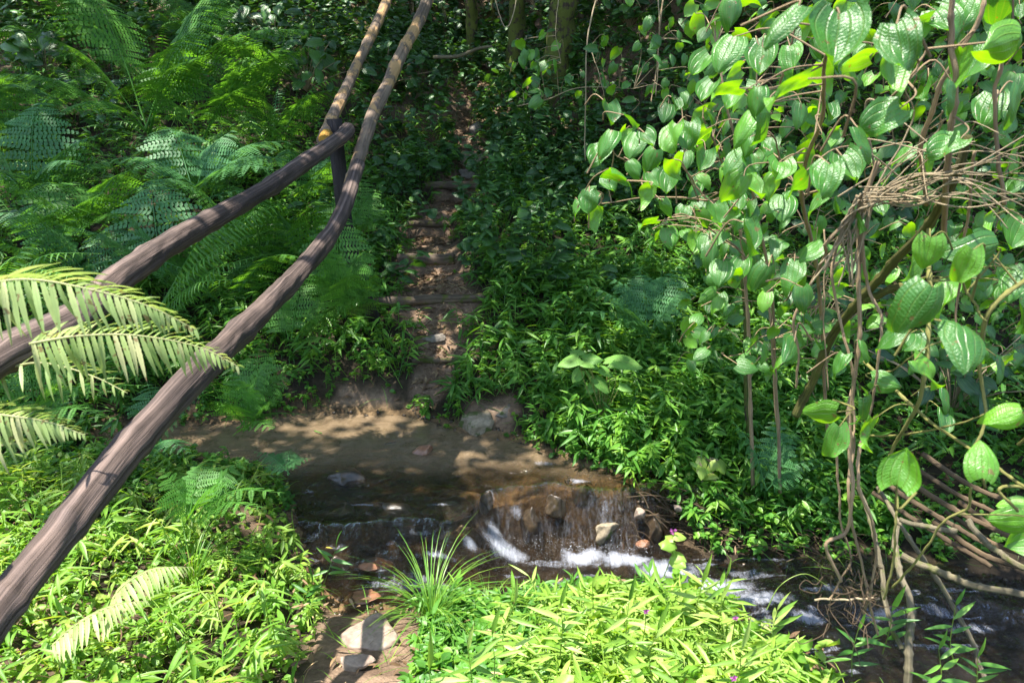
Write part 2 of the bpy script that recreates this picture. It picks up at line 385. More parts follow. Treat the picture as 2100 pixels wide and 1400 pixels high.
# ------------------------------------------------------------------ terrain
ctrl = [  # (px, py, Z) of the bare ground
 (895,800,5.05),(895,745,5.2),(900,690,5.4),(905,620,5.62),(870,530,6.3),(880,450,7.2),(930,390,7.9),(970,330,8.7),(945,250,9.4),(1000,140,10.5),(1000,40,11.6),
 (1200,740,5.2),(1100,850,4.75),(1200,930,4.35),(1300,800,4.95),(1450,880,4.45),(1350,960,4.2),(1600,960,4.3),(1500,1040,4.15),(1700,1000,4.3),(1700,850,4.7),(1900,950,4.4),(2100,900,4.5),
 (1200,600,5.9),(1200,430,7.3),(1450,650,5.6),(1400,450,6.9),(1700,650,5.4),(1700,400,6.4),(1200,330,8.3),(1200,200,8.9),(1200,60,9.8),(1400,250,8.0),(1700,150,7.2),(1500,0,8.6),(2000,600,5.5),(2000,300,6.3),(2000,0,7.6),(2400,600,5.5),(2400,0,7.5),
 (700,730,5.25),(600,800,4.95),(450,850,4.75),(300,860,4.6),(150,900,4.4),(0,900,4.4),(300,700,5.3),(300,450,6.7),(300,200,8.2),(300,0,9.8),(0,500,6.2),(0,200,8.0),(0,0,9.5),(-400,500,6.2),(-400,100,8.6),(600,500,6.6),(700,300,8.0),(750,100,9.6),(600,0,10.5),
 (0,1400,2.3),(300,1300,2.7),(500,1150,3.3),(590,1050,3.75),(300,1050,3.6),(0,1100,3.2),(380,960,4.15),(150,980,3.9),(-300,1200,2.8),(-500,900,4.2),(600,1350,2.6),
 (760,1310,2.8),(760,1400,2.45),(1000,1400,2.45),(1050,1230,3.3),(1350,1260,3.1),(1250,1400,2.45),(1500,1400,2.5)]
Cw = np.array([P(*c) for c in ctrl])
extra = np.array([(0,0,0.0),(-2,0,0.1),(2,0,-0.05),(0,-2,0.2),(-4,-2,0.4),(4,-2,0.2),(-4,1,0.3),(2.6,1.2,-0.1),(4,1.2,-0.1),(0.8,1,-0.03),(-1,1,0.02),
 (0,14,6.0),(-4,14,6.2),(4,13,6.6),(8,13,7.5),(-8,13,6.5),(8,8,5.0),(-9,8,3.0),(6.5,6,2.8),(8,3.5,1.0),(5,4.3,0.3),(-8,4,0.8),(-10,0,0.6),(10,0,0.5),(0,17,8),(9,17,9),(-9,17,8),(3.5,9.5,4.3),(1.0,1.5,-0.1),(1.6,1.2,-.2)])
Cw = np.concatenate([Cw, extra])
def tps_fit(C, lam=0.004):
    n = len(C); d = np.linalg.norm(C[:, None, :2] - C[None, :, :2], axis=2)
    K = np.where(d > 0, d * d * np.log(d + 1e-9), 0) + lam * np.eye(n)
    Pm = np.concatenate([np.ones((n, 1)), C[:, :2]], 1)
    A = np.block([[K, Pm], [Pm.T, np.zeros((3, 3))]])
    return np.linalg.solve(A, np.concatenate([C[:, 2], np.zeros(3)]))
TW = tps_fit(Cw)
def base_h(x, y):
    sh = x.shape; x = x.ravel(); y = y.ravel(); out = TW[-3] + TW[-2] * x + TW[-1] * y
    for i, c in enumerate(Cw):
        r2 = (x - c[0]) ** 2 + (y - c[1]) ** 2
        out = out + TW[i] * 0.5 * r2 * np.log(r2 + 1e-12)
    return out.reshape(sh)
def poly_sd(x, y, poly):
    """signed distance, negative inside"""
    d = np.full(x.shape, 1e9); ins = np.zeros(x.shape, bool); n = len(poly)
    for i in range(n):
        ax, ay = poly[i]; bx, by = poly[(i + 1) % n]
        ex, ey = bx - ax, by - ay
        t = np.clip(((x - ax) * ex + (y - ay) * ey) / (ex * ex + ey * ey + 1e-12), 0, 1)
        d = np.minimum(d, np.hypot(x - ax - t * ex, y - ay - t * ey))
        c = ((ay > y) != (by > y)) & (x < (bx - ax) * (y - ay) / (by - ay + 1e-12) + ax)
        ins ^= c
    return np.where(ins, -d, d)
UL, ML, LL = -0.25, -0.37, -0.57
wpx = [(200,882,UL),(480,866,UL),(640,845,UL),(830,850,UL),(950,888,UL),(1060,905,UL),(1150,945,UL),(1250,970,UL),(1320,1000,UL),(1345,1080,LL),(1450,1155,LL),(1600,1180,LL),
 (1800,1185,LL),(2100,1205,LL),(2700,1230,LL),(2700,1700,LL),(2100,1600,LL),(1800,1500,LL),(1650,1370,LL),(1400,1250,LL),(1200,1235,LL),(1020,1260,LL),(900,1250,-.45),
 (850,1245,ML),(700,1258,ML),(640,1200,ML),(615,1080,-.3),(600,1010,UL),(520,960,UL),(400,935,UL),(200,925,UL)]
WPOLY = [tuple(G(*c)[:2]) for c in wpx]
def lip(x): return 3.22 + 0.36 * smooth(-0.35, -0.08, x) + 0.03 * np.sin(x * 9)
def water_z(x, y):
    low = ML + 0.045 * smooth(2.86, 2.98, y + .06 * np.sin(x * 11)) + (LL - ML) * smooth(-0.32, 0.0, x + 0.08 * np.sin(y * 7))
    wid = 0.07 + 0.10 * smooth(-0.3, 0.1, x)
    t = smooth(-wid, 0.02, y - lip(x))
    return low + (UL - low) * t
path_px = [(880,800,5.05,38),(895,745,5.2,50),(900,690,5.4,60),(905,620,5.62,85),(870,530,6.3,58),(880,450,7.2,52),(930,390,7.9,42),(970,330,8.7,42),(945,255,9.35,45),(955,200,9.9,40),(985,160,10.3,30)]
PATH = np.array([list(P(a, b, c)[:2]) + [h * c / FPX * .88] for a, b, c, h in path_px])
def path_d(x, y):
    """distance to the path axis divided by its half width"""
    best = np.full(x.shape, 1e9)
    for i in range(len(PATH) - 1):
        a = PATH[i]; b = PATH[i + 1]; ex, ey = b[0] - a[0], b[1] - a[1]
        t = np.clip(((x - a[0]) * ex + (y - a[1]) * ey) / (ex * ex + ey * ey), 0, 1)
        d = np.hypot(x - a[0] - t * ex, y - a[1] - t * ey) / (a[2] + t * (b[2] - a[2]))
        best = np.minimum(best, d)
    return best
MUD = [[tuple(G(a, b, z)[:2]) for a, b, z in q] for q in (
   [(640,850,-.22),(700,805,-.15),(800,798,-.12),(835,830,-.18),(820,862,-.24)],
   [(930,890,-.24),(960,835,-.17),(1040,820,-.12),(1065,845,-.15),(1040,890,-.24)],
   [(675,1250,-.34),(860,1245,-.34),(845,1330,-.2),(800,1500,.0),(560,1500,.02),(650,1330,-.2)])]
STEPS = [5.2, 5.4, 5.62, 6.3, 7.2]
stepY = [float(P(900, py, Z)[1]) for py, Z in ((745,5.2),(690,5.4),(620,5.62),(530,6.3),(450,7.2),(390,7.9))]
def terr(x, y):
    h = base_h(x, y)
    far = smooth(3.5, 9, y)
    h = h + (0.10 + 0.35 * far) * fbm(x * 0.9, y * 0.9, 4, 3) + 0.045 * fbm(x * 5, y * 5, 4, 11)
    pd = path_d(x, y); pm = 1 - smooth(0.9, 1.6, pd)
    # terraces of the path
    yy = y.copy(); st = np.zeros_like(y)
    for i in range(len(stepY) - 1):
        a, b = stepY[i], stepY[i + 1]
        k = (y > a) & (y <= b)
        t = (y - a) / (b - a)
        st = np.where(k, (np.where(t < 0.93, t * 0.55, 0.55 * 0.93 + (t - 0.93) / 0.07 * (1 - 0.5115)) - t) * (b - a) * 0.27, st)
    h = h + st * pm - 0.03 * pm
    sd = poly_sd(x, y, WPOLY)
    wz = water_z(x, y)
    bed = wz - 0.03 - 0.09 * smooth(0.0, -0.25, sd) + (0.05 + 0.13 * smooth(4.0, 3.6, y)) * fbm(x * 4, y * 6, 4, 21) + 0.03 * fbm(x * 14, y * 14, 3, 5)
    bed = np.minimum(bed, wz - 0.012 + 0.03 * (fbm(x * 6, y * 9, 2, 99) > .2))
    shore = wz + 0.02 + np.maximum(h - wz, 0.02) * smooth(0, 0.35, sd)
    m = smooth(0.32, 0.0, sd)
    h = np.where(sd > 0, h * (1 - m) + np.minimum(h, shore) * m, h)
    k = smooth(0.05, -0.05, sd)
    h = h * (1 - k) + bed * k
    return h, pd, sd
gx = np.linspace(-11, 11, 680); gy = np.concatenate([np.linspace(-4, 1, 60)[:-1], np.linspace(1, 8, 330)[:-1], np.linspace(8, 20, 240)])
GX, GY = np.meshgrid(gx, gy)
H, PD, SD = terr(GX, GY)
def hs(x, y):
    x = np.asarray(x, float); y = np.asarray(y, float)
    i = np.clip(np.searchsorted(gx, x) - 1, 0, len(gx) - 2); j = np.clip(np.searchsorted(gy, y) - 1, 0, len(gy) - 2)
    fx = np.clip((x - gx[i]) / (gx[i + 1] - gx[i]), 0, 1); fy = np.clip((y - gy[j]) / (gy[j + 1] - gy[j]), 0, 1)
    return (H[j, i] * (1 - fx) + H[j, i + 1] * fx) * (1 - fy) + (H[j + 1, i] * (1 - fx) + H[j + 1, i + 1] * fx) * fy
def ghit(px, py, zmax=16):
    Z = np.linspace(1.5, zmax, 1500); p = np.stack([P(px, py, z) for z in Z])
    k = np.nonzero(p[:, 2] < hs(p[:, 0], p[:, 1]))[0]
    q = p[k[0]] if len(k) else p[-1]
    return np.array([q[0], q[1], float(hs(q[0], q[1]))])

mudm = .5 * (GX < -.3) * (GY < 3.3) * (poly_sd(GX, GY, WPOLY) > 0) * smooth(-.05, .1, fbm(GX * 3, GY * 3, 3, 41)) * (GY > 0)
for q in MUD: mudm = np.maximum(mudm, smooth(0.06, -0.03, poly_sd(GX, GY, q) + 0.12 * fbm(GX * 6, GY * 6, 3, 2)))
soil = np.maximum(np.maximum(1 - smooth(0.85, 1.35, PD + 1.2 * fbm(GX * 3, GY * 3, 3, 8)) * (1 - .7 * smooth(8.5, 10, GY)), mudm), 0)
def ground_mat():
    m, t, out = newmat('soil')
    geo = t.nodes.new('ShaderNodeNewGeometry'); pos = geo.outputs['Position']
    a = N(t, 'ShaderNodeAttribute', attribute_name='soil'); b_ = N(t, 'ShaderNodeAttribute', attribute_name='bed')
    n1 = noise(t, pos, 4.5, 9, 0.7, 0.6); n2 = noise(t, pos, 38, 6, 0.7)
    humus = ramp(t, n1, [(0.3, (0.016, 0.012, 0.007)), (0.5, (0.035, 0.026, 0.014)), (0.7, (0.06, 0.042, 0.024))])
    path = ramp(t, n1, [(0.3, (0.11, 0.07, 0.045)), (0.5, (0.20, 0.135, 0.09)), (0.7, (0.32, 0.225, 0.155))])
    bed = ramp(t, n1, [(0.3, (0.025, 0.018, 0.010)), (0.44, (0.085, 0.055, 0.028)), (0.54, (0.20, 0.13, 0.065)), (0.66, (0.05, 0.036, 0.018))])
    col = mixc(t, a.outputs['Fac'], humus, path); col = mixc(t, b_.outputs['Fac'], col, mixc(t, N(t, 'ShaderNodeAttribute', attribute_name='bed_shade').outputs['Fac'], bed, (0.022, 0.016, 0.010)))
    col = mixc(t, mth(t, 'MULTIPLY', N(t, 'ShaderNodeAttribute', attribute_name='rust').outputs['Fac'], n1), col, (0.36, 0.13, 0.02))
    col = mixc(t, 1.0, col, ramp(t, n2, [(0.3, (0.6, 0.6, 0.6)), (0.7, (1.3, 1.3, 1.3))]), 'MULTIPLY')
    b = t.nodes.new('ShaderNodeBsdfPrincipled'); b.inputs['Roughness'].default_value = 0.85; b.inputs['Specular IOR Level'].default_value = 0.25
    t.links.new(col, b.inputs['Base Color'])
    bp = t.nodes.new('ShaderNodeBump'); bp.inputs['Strength'].default_value = 0.8; bp.inputs['Distance'].default_value = 0.02
    t.links.new(mth(t, 'ADD', n2, n1), bp.inputs['Height']); t.links.new(bp.outputs[0], b.inputs['Normal'])
    t.links.new(b.outputs[0], out.inputs[0]); return m
g = MB(); ny, nx = GX.shape
i, j = np.meshgrid(np.arange(ny - 1), np.arange(nx - 1), indexing='ij')
Qg = np.stack([i * nx + j, i * nx + j + 1, (i + 1) * nx + j + 1, (i + 1) * nx + j], -1).reshape(-1, 4)
g.add(np.stack([GX, GY, H], -1).reshape(-1, 3), Qg)
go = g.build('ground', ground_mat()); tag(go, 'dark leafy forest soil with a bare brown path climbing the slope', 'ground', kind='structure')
for nm, arr in (('soil', soil), ('bed', smooth(0.10, 0.02, SD)), ('rust', np.exp(-((GX - G(765, 1215, -.4)[0]) / .20) ** 2 - ((GY - G(765, 1215, -.4)[1]) / .13) ** 2) * .8), ('bed_shade', .92 * smooth(.55, 1.1, GX) * smooth(3.9, 3.7, GY))):  # downstream bed darkened: shade of that stretch painted into its colour
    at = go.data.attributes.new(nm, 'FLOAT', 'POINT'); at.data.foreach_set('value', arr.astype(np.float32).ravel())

# ------------------------------------------------------------------ water
def water_mat():
    m, t, out = newmat('stream_water')
    geo = t.nodes.new('ShaderNodeNewGeometry')
    uvn = t.nodes.new('ShaderNodeUVMap'); uvn.uv_map = 'UVMap'
    fo = N(t, 'ShaderNodeAttribute', attribute_name='foam'); tu = N(t, 'ShaderNodeAttribute', attribute_name='turb')  # the foam attribute also carries the painted sun glints
    fl = N(t, 'ShaderNodeAttribute', attribute_name='fall')
    mp = t.nodes.new('ShaderNodeMapping'); mp.inputs['Scale'].default_value = (48, 5, 1); t.links.new(uvn.outputs[0], mp.inputs[0])
    streak = noise(t, mp.outputs[0], 1.0, 6, 0.75, 1.2)
    fine = noise(t, geo.outputs['Position'], 70, 5, 0.7, 0.8)
    mid = noise(t, geo.outputs['Position'], 13, 4, 0.6, 1.0)
    # the water itself: tinted see-through body under a mirror-like surface
    tr = t.nodes.new('ShaderNodeBsdfTransparent'); tr.inputs[0].default_value = (0.78, 0.72, 0.60, 1)
    silt = t.nodes.new('ShaderNodeBsdfDiffuse')
    sc_ = ramp(t, mid, [(0.3, (0.12, 0.085, 0.05)), (0.7, (0.22, 0.16, 0.10))]); t.links.new(sc_, silt.inputs[0])
    body = t.nodes.new('ShaderNodeMixShader'); t.links.new(tu.outputs['Fac'], body.inputs[0])
    t.links.new(tr.outputs[0], body.inputs[1]); t.links.new(silt.outputs[0], body.inputs[2])
    gl = t.nodes.new('ShaderNodeBsdfGlossy'); gl.inputs['Roughness'].default_value = 0.06
    fr = t.nodes.new('ShaderNodeFresnel'); fr.inputs[0].default_value = 1.5
    hgt = mth(t, 'ADD', mth(t, 'MULTIPLY', mid, mth(t, 'ADD', mth(t, 'MULTIPLY', fl.outputs['Fac'], 0.9), 0.22)), mth(t, 'ADD', mth(t, 'MULTIPLY', mth(t, 'MULTIPLY', fine, fl.outputs['Fac']), 0.55), mth(t, 'MULTIPLY', mth(t, 'MULTIPLY', streak, fl.outputs['Fac']), 1.3)))
    bp = t.nodes.new('ShaderNodeBump'); bp.inputs['Strength'].default_value = 1.0; bp.inputs['Distance'].default_value = 0.028
    t.links.new(hgt, bp.inputs['Height'])
    gl.inputs['Color'].default_value = (1, 1, 1, 1)
    for n_ in (gl, fr): t.links.new(bp.outputs[0], n_.inputs['Normal'])
    mx = t.nodes.new('ShaderNodeMixShader'); t.links.new(fr.outputs[0], mx.inputs[0]); t.links.new(body.outputs[0], mx.inputs[1]); t.links.new(gl.outputs[0], mx.inputs[2])
    foam = t.nodes.new('ShaderNodeBsdfPrincipled'); foam.inputs['Base Color'].default_value = (0.46, 0.48, 0.55, 1); foam.inputs['Roughness'].default_value = 0.35
    t.links.new(bp.outputs[0], foam.inputs['Normal'])
    s2 = mth(t, 'ADD', mth(t, 'MULTIPLY', fine, 0.55), mth(t, 'MULTIPLY', streak, 0.55))
    f = mth(t, 'MULTIPLY', mth(t, 'SUBTRACT', mth(t, 'ADD', s2, fo.outputs['Fac']), 1.0), 2.0, True)
    # thin white strands down the steep faces
    st = N(t, 'ShaderNodeAttribute', attribute_name='strand')
    f = mth(t, 'MAXIMUM', f, mth(t, 'MULTIPLY', mth(t, 'MULTIPLY', mth(t, 'SUBTRACT', streak, 0.47), 4.0, True), st.outputs['Fac']))
    mx2 = t.nodes.new('ShaderNodeMixShader'); t.links.new(f, mx2.inputs[0]); t.links.new(mx.outputs[0], mx2.inputs[1]); t.links.new(foam.outputs[0], mx2.inputs[2])
    t.links.new(mx2.outputs[0], out.inputs[0]); return m
wx = np.linspace(-3.4, 5.6, 900); wy = np.linspace(2.0, 5.2, 420)
WX, WY = np.meshgrid(wx, wy); WZ = water_z(WX, WY); SDW = poly_sd(WX, WY, WPOLY)
fall = smooth(0.03, -0.02, WY - lip(WX)) * smooth(-0.9, -0.0, WY - lip(WX))
mv = smooth(4.2, 3.6, WY)
WZ = WZ + 0.06 * fbm(WX * 9, WY * 5, 4, 31) * (0.12 + fall) + 0.03 * fbm(WX * 30, WY * 12, 3, 44) * (0.1 + fall) + 0.022 * mv * fbm(WX * 16, WY * 24, 4, 9)
foot = lip(WX) - 0.20
foam_glint = np.zeros_like(WX)
for px, py, z, sx_, sy_, am in [(1015,1100,-.42,.045,.10,.62),(1035,1150,-.55,.11,.05,.72),(1165,1105,-.45,.06,.09,.5),(1200,1148,-.55,.11,.06,.80),(1280,1160,-.56,.12,.06,.80),(1370,1185,-.57,.15,.06,.70),
    (1470,1215,-.57,.18,.06,.66),(1560,1245,-.58,.16,.05,.58),(1650,1275,-.58,.15,.05,.48),(1800,1270,-.58,.22,.05,.40),(2000,1290,-.58,.25,.06,.38),(900,1168,-.42,.12,.03,.5),(965,1150,-.46,.06,.05,.5),
    (740,1042,-.27,.16,.018,.42),(900,1045,-.28,.10,.02,.44),(860,1112,-.36,.14,.02,.36),(700,1130,-.36,.12,.02,.40),(1005,1010,-.26,.035,.03,.5),(1060,1025,-.3,.07,.03,.42),(1190,985,-.25,.10,.05,.40),(1110,950,-.25,.14,.05,.36),(1240,1030,-.3,.06,.08,.42),(1320,1110,-.5,.04,.06,.4)]:
    c = G(px, py, z); foam_glint = np.maximum(foam_glint, am * np.exp(-((WX - c[0]) / sx_ / (1.3 if am > .55 else 1)) ** 2 - ((WY - c[1]) / sy_ / (1.35 if am > .55 else 1)) ** 2))
foam_glint *= 1.55 + .9 * fbm(WX * 9, WY * 6, 3, 77)
foam_glint = np.maximum(foam_glint, .30 * fall * smooth(-.2, 0, WX))
foam_glint = np.maximum(foam_glint, .58 * mv * smooth(.07, .20, fbm(WX * 5, WY * 20, 5, 171)) * (.7 + .3 * (WY < 3.3)))  # white flecks that paint sun glints on the riffles, merged with the foam
turb = 0.85 * smooth(3.6, 4.0, WY + 0.2 * fbm(WX * 2, WY * 2, 3, 13)) + 0.02
wb = MB(); keep = SDW < 0.12
ny2, nx2 = WX.shape
i, j = np.meshgrid(np.arange(ny2 - 1), np.arange(nx2 - 1), indexing='ij')
Qw = np.stack([i * nx2 + j, i * nx2 + j + 1, (i + 1) * nx2 + j + 1, (i + 1) * nx2 + j], -1).reshape(-1, 4)
Qw = Qw[keep.ravel()[Qw].all(1)]
used = np.unique(Qw); remap = np.zeros(WX.size, int); remap[used] = np.arange(len(used))
Vw = np.stack([WX, WY, WZ], -1).reshape(-1, 3)[used]
wb.add(Vw, remap[Qw], np.stack([WX, WY + WZ * 2], -1).reshape(-1, 2)[used])
wo = wb.build('water', water_mat()); tag(wo, 'shallow brown stream that drops over a low ledge into white water', 'stream', kind='structure')
for nm, arr in (('foam', foam_glint), ('turb', turb), ('strand', np.clip((.05 + .42 * smooth(-.25, -.1, WX) * smooth(.85, .7, WX)) * np.exp(-((WY - lip(WX) + .12) / .10) ** 2) * (.55 + 2.2 * fbm(WX * 5, WY * 2, 3, 66)) * (1 - .75 * np.exp(-((WX - .10) / .10) ** 2)), 0, 1)), ('fall', np.clip(fall + mv * (.45 + .9 * fbm(WX * 3, WY * 6, 3, 88)), 0, 1))):
    at = wo.data.attributes.new(nm, 'FLOAT', 'POINT'); at.data.foreach_set('value', arr.ravel()[used].astype(np.float32))
# spray: droplets thrown up at the foot of the fall
def drop_mat():
    m, t, out = newmat('spray'); b = t.nodes.new('ShaderNodeBsdfPrincipled')
    b.inputs['Base Color'].default_value = (0.85, 0.87, 0.92, 1); b.inputs['Roughness'].default_value = 0.2
    t.links.new(b.outputs[0], out.inputs[0]); return m
def blob_tpl():
    a = np.array([(0, 0, 1), (0, 0, -1), (1, 0, 0), (0, 1, 0), (-1, 0, 0), (0, -1, 0)], float)
    q = [(0, 2, 1, 3), (0, 3, 1, 4), (0, 4, 1, 5), (0, 5, 1, 2)]
    q = [(0, 2, 3, 3), ]
    V = [(x, y, z) for z in (-1, 1) for (x, y) in ((-1, -1), (1, -1), (1, 1), (-1, 1))]
    return np.array(V) * 0.6, np.array([(0, 3, 2, 1), (4, 5, 6, 7), (0, 1, 5, 4), (1, 2, 6, 5), (2, 3, 7, 6), (3, 0, 4, 7)]), np.zeros((8, 2))
BLOB = blob_tpl()
n = 1500; x = rng.uniform(-0.15, 0.75, n); y = lip(x) - 0.17 + rng.normal(0, 0.07, n); z = LL + np.abs(rng.normal(0, 0.045, n))
x2 = rng.uniform(0.4, 1.4, 500); y2 = 3.30 - 0.22 * (x2 - 0.3) + rng.normal(0, 0.12, 500); z2 = LL + np.abs(rng.normal(0, 0.02, 500))
pos = np.stack([np.r_[x, x2], np.r_[y, y2], np.r_[z, z2]], 1)
X, Y, Z = frames(rng.normal(size=(2000, 3)), rng.normal(size=(2000, 3)))
s = MB(); s.inst(BLOB, pos, X, Y, Z, rng.uniform(0.0006, 0.0018, 2000), rng.random(2000))
tag(s.build('spray', drop_mat()), 'white droplets thrown up where the water lands', 'spray', kind='stuff')

# ------------------------------------------------------------------ scattered undergrowth
RD = lambda n: rng.random(n)
def sample_xy(n, x0, x1, y0, y1, dens=None):
    out = []; c = 0
    while c < n:
        x = rng.uniform(x0, x1, n * 2); y = rng.uniform(y0, y1, n * 2)
        ok = np.abs(x) < 0.85 * y + 1.0
        if dens is not None: ok &= RD(n * 2) < dens(x, y)
        out.append(np.stack([x[ok], y[ok]], 1)); c += ok.sum()
    return np.concatenate(out)[:n]
def veg_ok(x, y, pathlim=1.0, wat=0.05):
    pd = path_d(x, y) - .12 * smooth(7.5, 6.5, y) + .35 * smooth(8.3, 9.5, y); sd = poly_sd(x, y, WPOLY)
    a = smooth(pathlim - 0.2, pathlim + 0.25, pd + 1.0 * fbm(x * 4, y * 4, 3, 8)) * (sd > wat)
    for q in MUD: a = a * smooth(0.0, 0.06, poly_sd(x, y, q))
    return a
def azv(a): return np.stack([np.cos(a), np.sin(a), np.zeros_like(a)], 1)
UPV = np.array([0, 0, 1.0])
def sprigs(mb, xy, hmin, hmax, nl, lmin, lmax, T, spread=0.9, droop=0.15, stem=True, wid=(0.8, 1.3)):
    """leafy stems: a leaning stem with leaves fanning from its upper half"""
    n = len(xy); z = hs(xy[:, 0], xy[:, 1])
    h = rng.uniform(hmin, hmax, n); a = rng.uniform(0, 2 * math.pi, n)
    a = np.where(RD(n) < 0.5, -math.pi / 2 + rng.normal(0, 0.8, n), a)
    lean = rng.uniform(0.1, 0.8, n)[:, None] * azv(a) + UPV
    top = np.stack([xy[:, 0], xy[:, 1], z], 1) + h[:, None] * nrm(lean)
    base = np.stack([xy[:, 0], xy[:, 1], z - 0.01], 1)
    rr = RD(n)
    for k in range(nl):
        f = 1 - 0.6 * k / nl * (0.6 + 0.4 * RD(n))
        p = base + (top - base) * f[:, None]
        b = a + (k % 2 * 2 - 1) * rng.uniform(0.2, 1.5, n) + (0 if k else 0)
        if k == 0: b = a
        d = azv(b) * spread + UPV * rng.uniform(-droop - 0.25, 0.55, n)[:, None]
        X, Y, Z = frames(d, UPV + 0.35 * rng.normal(size=(n, 3)))
        L = rng.uniform(lmin, lmax, n); W = L * rng.uniform(*wid, n)
        mb.inst(T, p, X, Y, Z, np.stack([W, L, L], 1), np.clip(rr * 0.7 + RD(n) * 0.35, 0, 1))
    if stem:
        d = top - base; L = np.linalg.norm(d, axis=1); X, Y, Z = frames(d, np.array([0, -1.0, 0.2]) + 0.1 * rng.normal(size=(n, 3)))
        ST = (np.array([(-.5, 0, 0), (.5, 0, 0), (.5, 1, 0), (-.5, 1, 0)]), np.array([(0, 1, 2, 3)]), np.array([(0, 0), (1, 0), (1, 1), (0, 1)]))
        mb.inst(ST, base, X, Y, Z, np.stack([np.full(n, 0.004), L, L], 1), rr)
def nearw(p=1.6):
    return lambda x, y: np.clip((3.2 / np.maximum(y, 1.5)) ** p, 0.03, 1)

# bamboo-like grass on the slopes
mb = MB()
d = lambda x, y: veg_ok(x, y) * np.clip(0.25 + 2.6 * fbm(x * 1.3, y * 1.3, 3, 61) + 0.45, 0, 1) * (y > 3.9) * np.clip((5 / y) ** 0.8, 0, 1)
sprigs(mb, sample_xy(6500, -7, 7, 3.9, 12.5, d), 0.10, 0.34, 8, 0.07, 0.15, LANCE)
tag(mb.build('grass_undergrowth', M['bamboo']), 'narrow-leaved bamboo grass covering the shaded slopes', 'undergrowth', kind='stuff')
# small-leaved ground cover
mb = MB()
d = lambda x, y: veg_ok(x, y, 0.95, 0.0) * (y > 3.3) * np.clip((4.3 / np.maximum(y, 3)) ** 1.6, 0.05, 1)
sprigs(mb, sample_xy(21000, -6, 6, 3.3, 12, d), 0.02, 0.11, 6, 0.018, 0.045, OVAL, wid=(0.8, 1.2))
tag(mb.build('ground_cover', M['cover']), 'small round-leaved herbs covering the banks of the stream', 'ground cover', kind='stuff')
# broad-leaved creepers high on the slope
mb = MB()
d = lambda x, y: veg_ok(x, y, 1.0) * np.clip(0.5 + .5 * smooth(8.5, 9.5, y) + 2.2 * fbm(x * 1.1 + 7, y * 1.1, 3, 91), 0, 1) * (y > 5.5) * (1 - .8 * (x < -1.2) * (y < 9.5))
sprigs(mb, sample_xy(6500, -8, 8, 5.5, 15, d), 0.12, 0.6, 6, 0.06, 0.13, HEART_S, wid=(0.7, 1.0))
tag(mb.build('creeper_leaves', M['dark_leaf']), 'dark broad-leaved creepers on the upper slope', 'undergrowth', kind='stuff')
# far bank, brighter mixed herbs
mb = MB()
d = lambda x, y: veg_ok(x, y, 1.15, 0.03) * (x > 0.05) * smooth(0.0, 0.6, x) * (y > 3.5) * (y < 6)
sprigs(mb, sample_xy(1500, 0, 2.2, 3.4, 6.0, d), 0.08, 0.25, 8, 0.05, 0.10, LANCE, wid=(1.0, 1.9))
sprigs(mb, sample_xy(2600, 0, 2.2, 3.4, 5.0, d), 0.04, 0.16, 6, 0.025, 0.05, OVAL)
tag(mb.build('bank_herbs', M['cover']), 'brighter mixed herbs hanging over the bank right of the waterfall', 'undergrowth', kind='stuff')
# near banks, in the sun
mb = MB()
d = lambda x, y: veg_ok(x, y, 1.0, 0.03) * (x < -0.35)
sprigs(mb, sample_xy(2500, -3.2, -0.35, 1.2, 3.7, d), 0.015, 0.10, 6, 0.015, 0.038, OVAL)
sprigs(mb, sample_xy(420, -3.2, -0.4, 1.2, 3.7, d), 0.06, 0.18, 7, 0.04, 0.085, LANCE, wid=(.8, 1.6))
sprigs(mb, sample_xy(170, -3.0, -0.5, 1.5, 3.4, d), 0.15, 0.30, 9, 0.06, 0.12, LANCE, wid=(.7, 1.2))
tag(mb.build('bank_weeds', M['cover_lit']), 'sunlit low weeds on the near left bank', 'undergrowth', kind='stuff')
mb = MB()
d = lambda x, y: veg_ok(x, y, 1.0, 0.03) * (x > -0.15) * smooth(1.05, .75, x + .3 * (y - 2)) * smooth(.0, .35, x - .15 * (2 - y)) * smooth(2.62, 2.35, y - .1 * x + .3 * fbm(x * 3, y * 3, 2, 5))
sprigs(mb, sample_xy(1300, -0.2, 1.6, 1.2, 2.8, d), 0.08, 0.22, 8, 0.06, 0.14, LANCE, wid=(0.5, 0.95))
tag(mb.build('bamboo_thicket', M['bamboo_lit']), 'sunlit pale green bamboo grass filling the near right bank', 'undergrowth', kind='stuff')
mb = MB()
d = lambda x, y: veg_ok(x, y, 1.0, 0.02) * (x > -0.35) * smooth(1.15, .85, x + .3 * (y - 2))
sprigs(mb, sample_xy(3800, -0.35, 2.3, 1.2, 3.15, d), 0.02, 0.09, 6, 0.02, 0.05, OVAL)
sprigs(mb, sample_xy(420, -0.35, 1.6, 2.2, 3.15, d), 0.05, 0.13, 7, 0.04, 0.09, LANCE, wid=(.8, 1.4))
tag(mb.build('near_herbs', M['cover']), 'small-leaved herbs between the bamboo grass of the near right bank', 'ground cover', kind='stuff')
# fine dry grass stalks lying about
mb = MB(); xy = sample_xy(2500, -4, 3, 1.3, 7, lambda x, y: (poly_sd(x, y, WPOLY) > 0) * 1.0 * nearw(1.2)(x, y)); n = len(xy)
X, Y, Z = frames(azv(RD(n) * 6.28) + UPV * rng.uniform(0.0, 0.6, n)[:, None], UPV + rng.normal(size=(n, 3)) * 0.3)
L = rng.uniform(0.08, 0.3, n)
mb.inst(BLADE, np.c_[xy, hs(xy[:, 0], xy[:, 1]) + 0.01], X, Y, Z, np.stack([L * 0.5, L, L], 1), RD(n))
tag(mb.build('grass_blades', M['grass']), 'thin loose grass blades among the herbs', 'grass', kind='stuff')
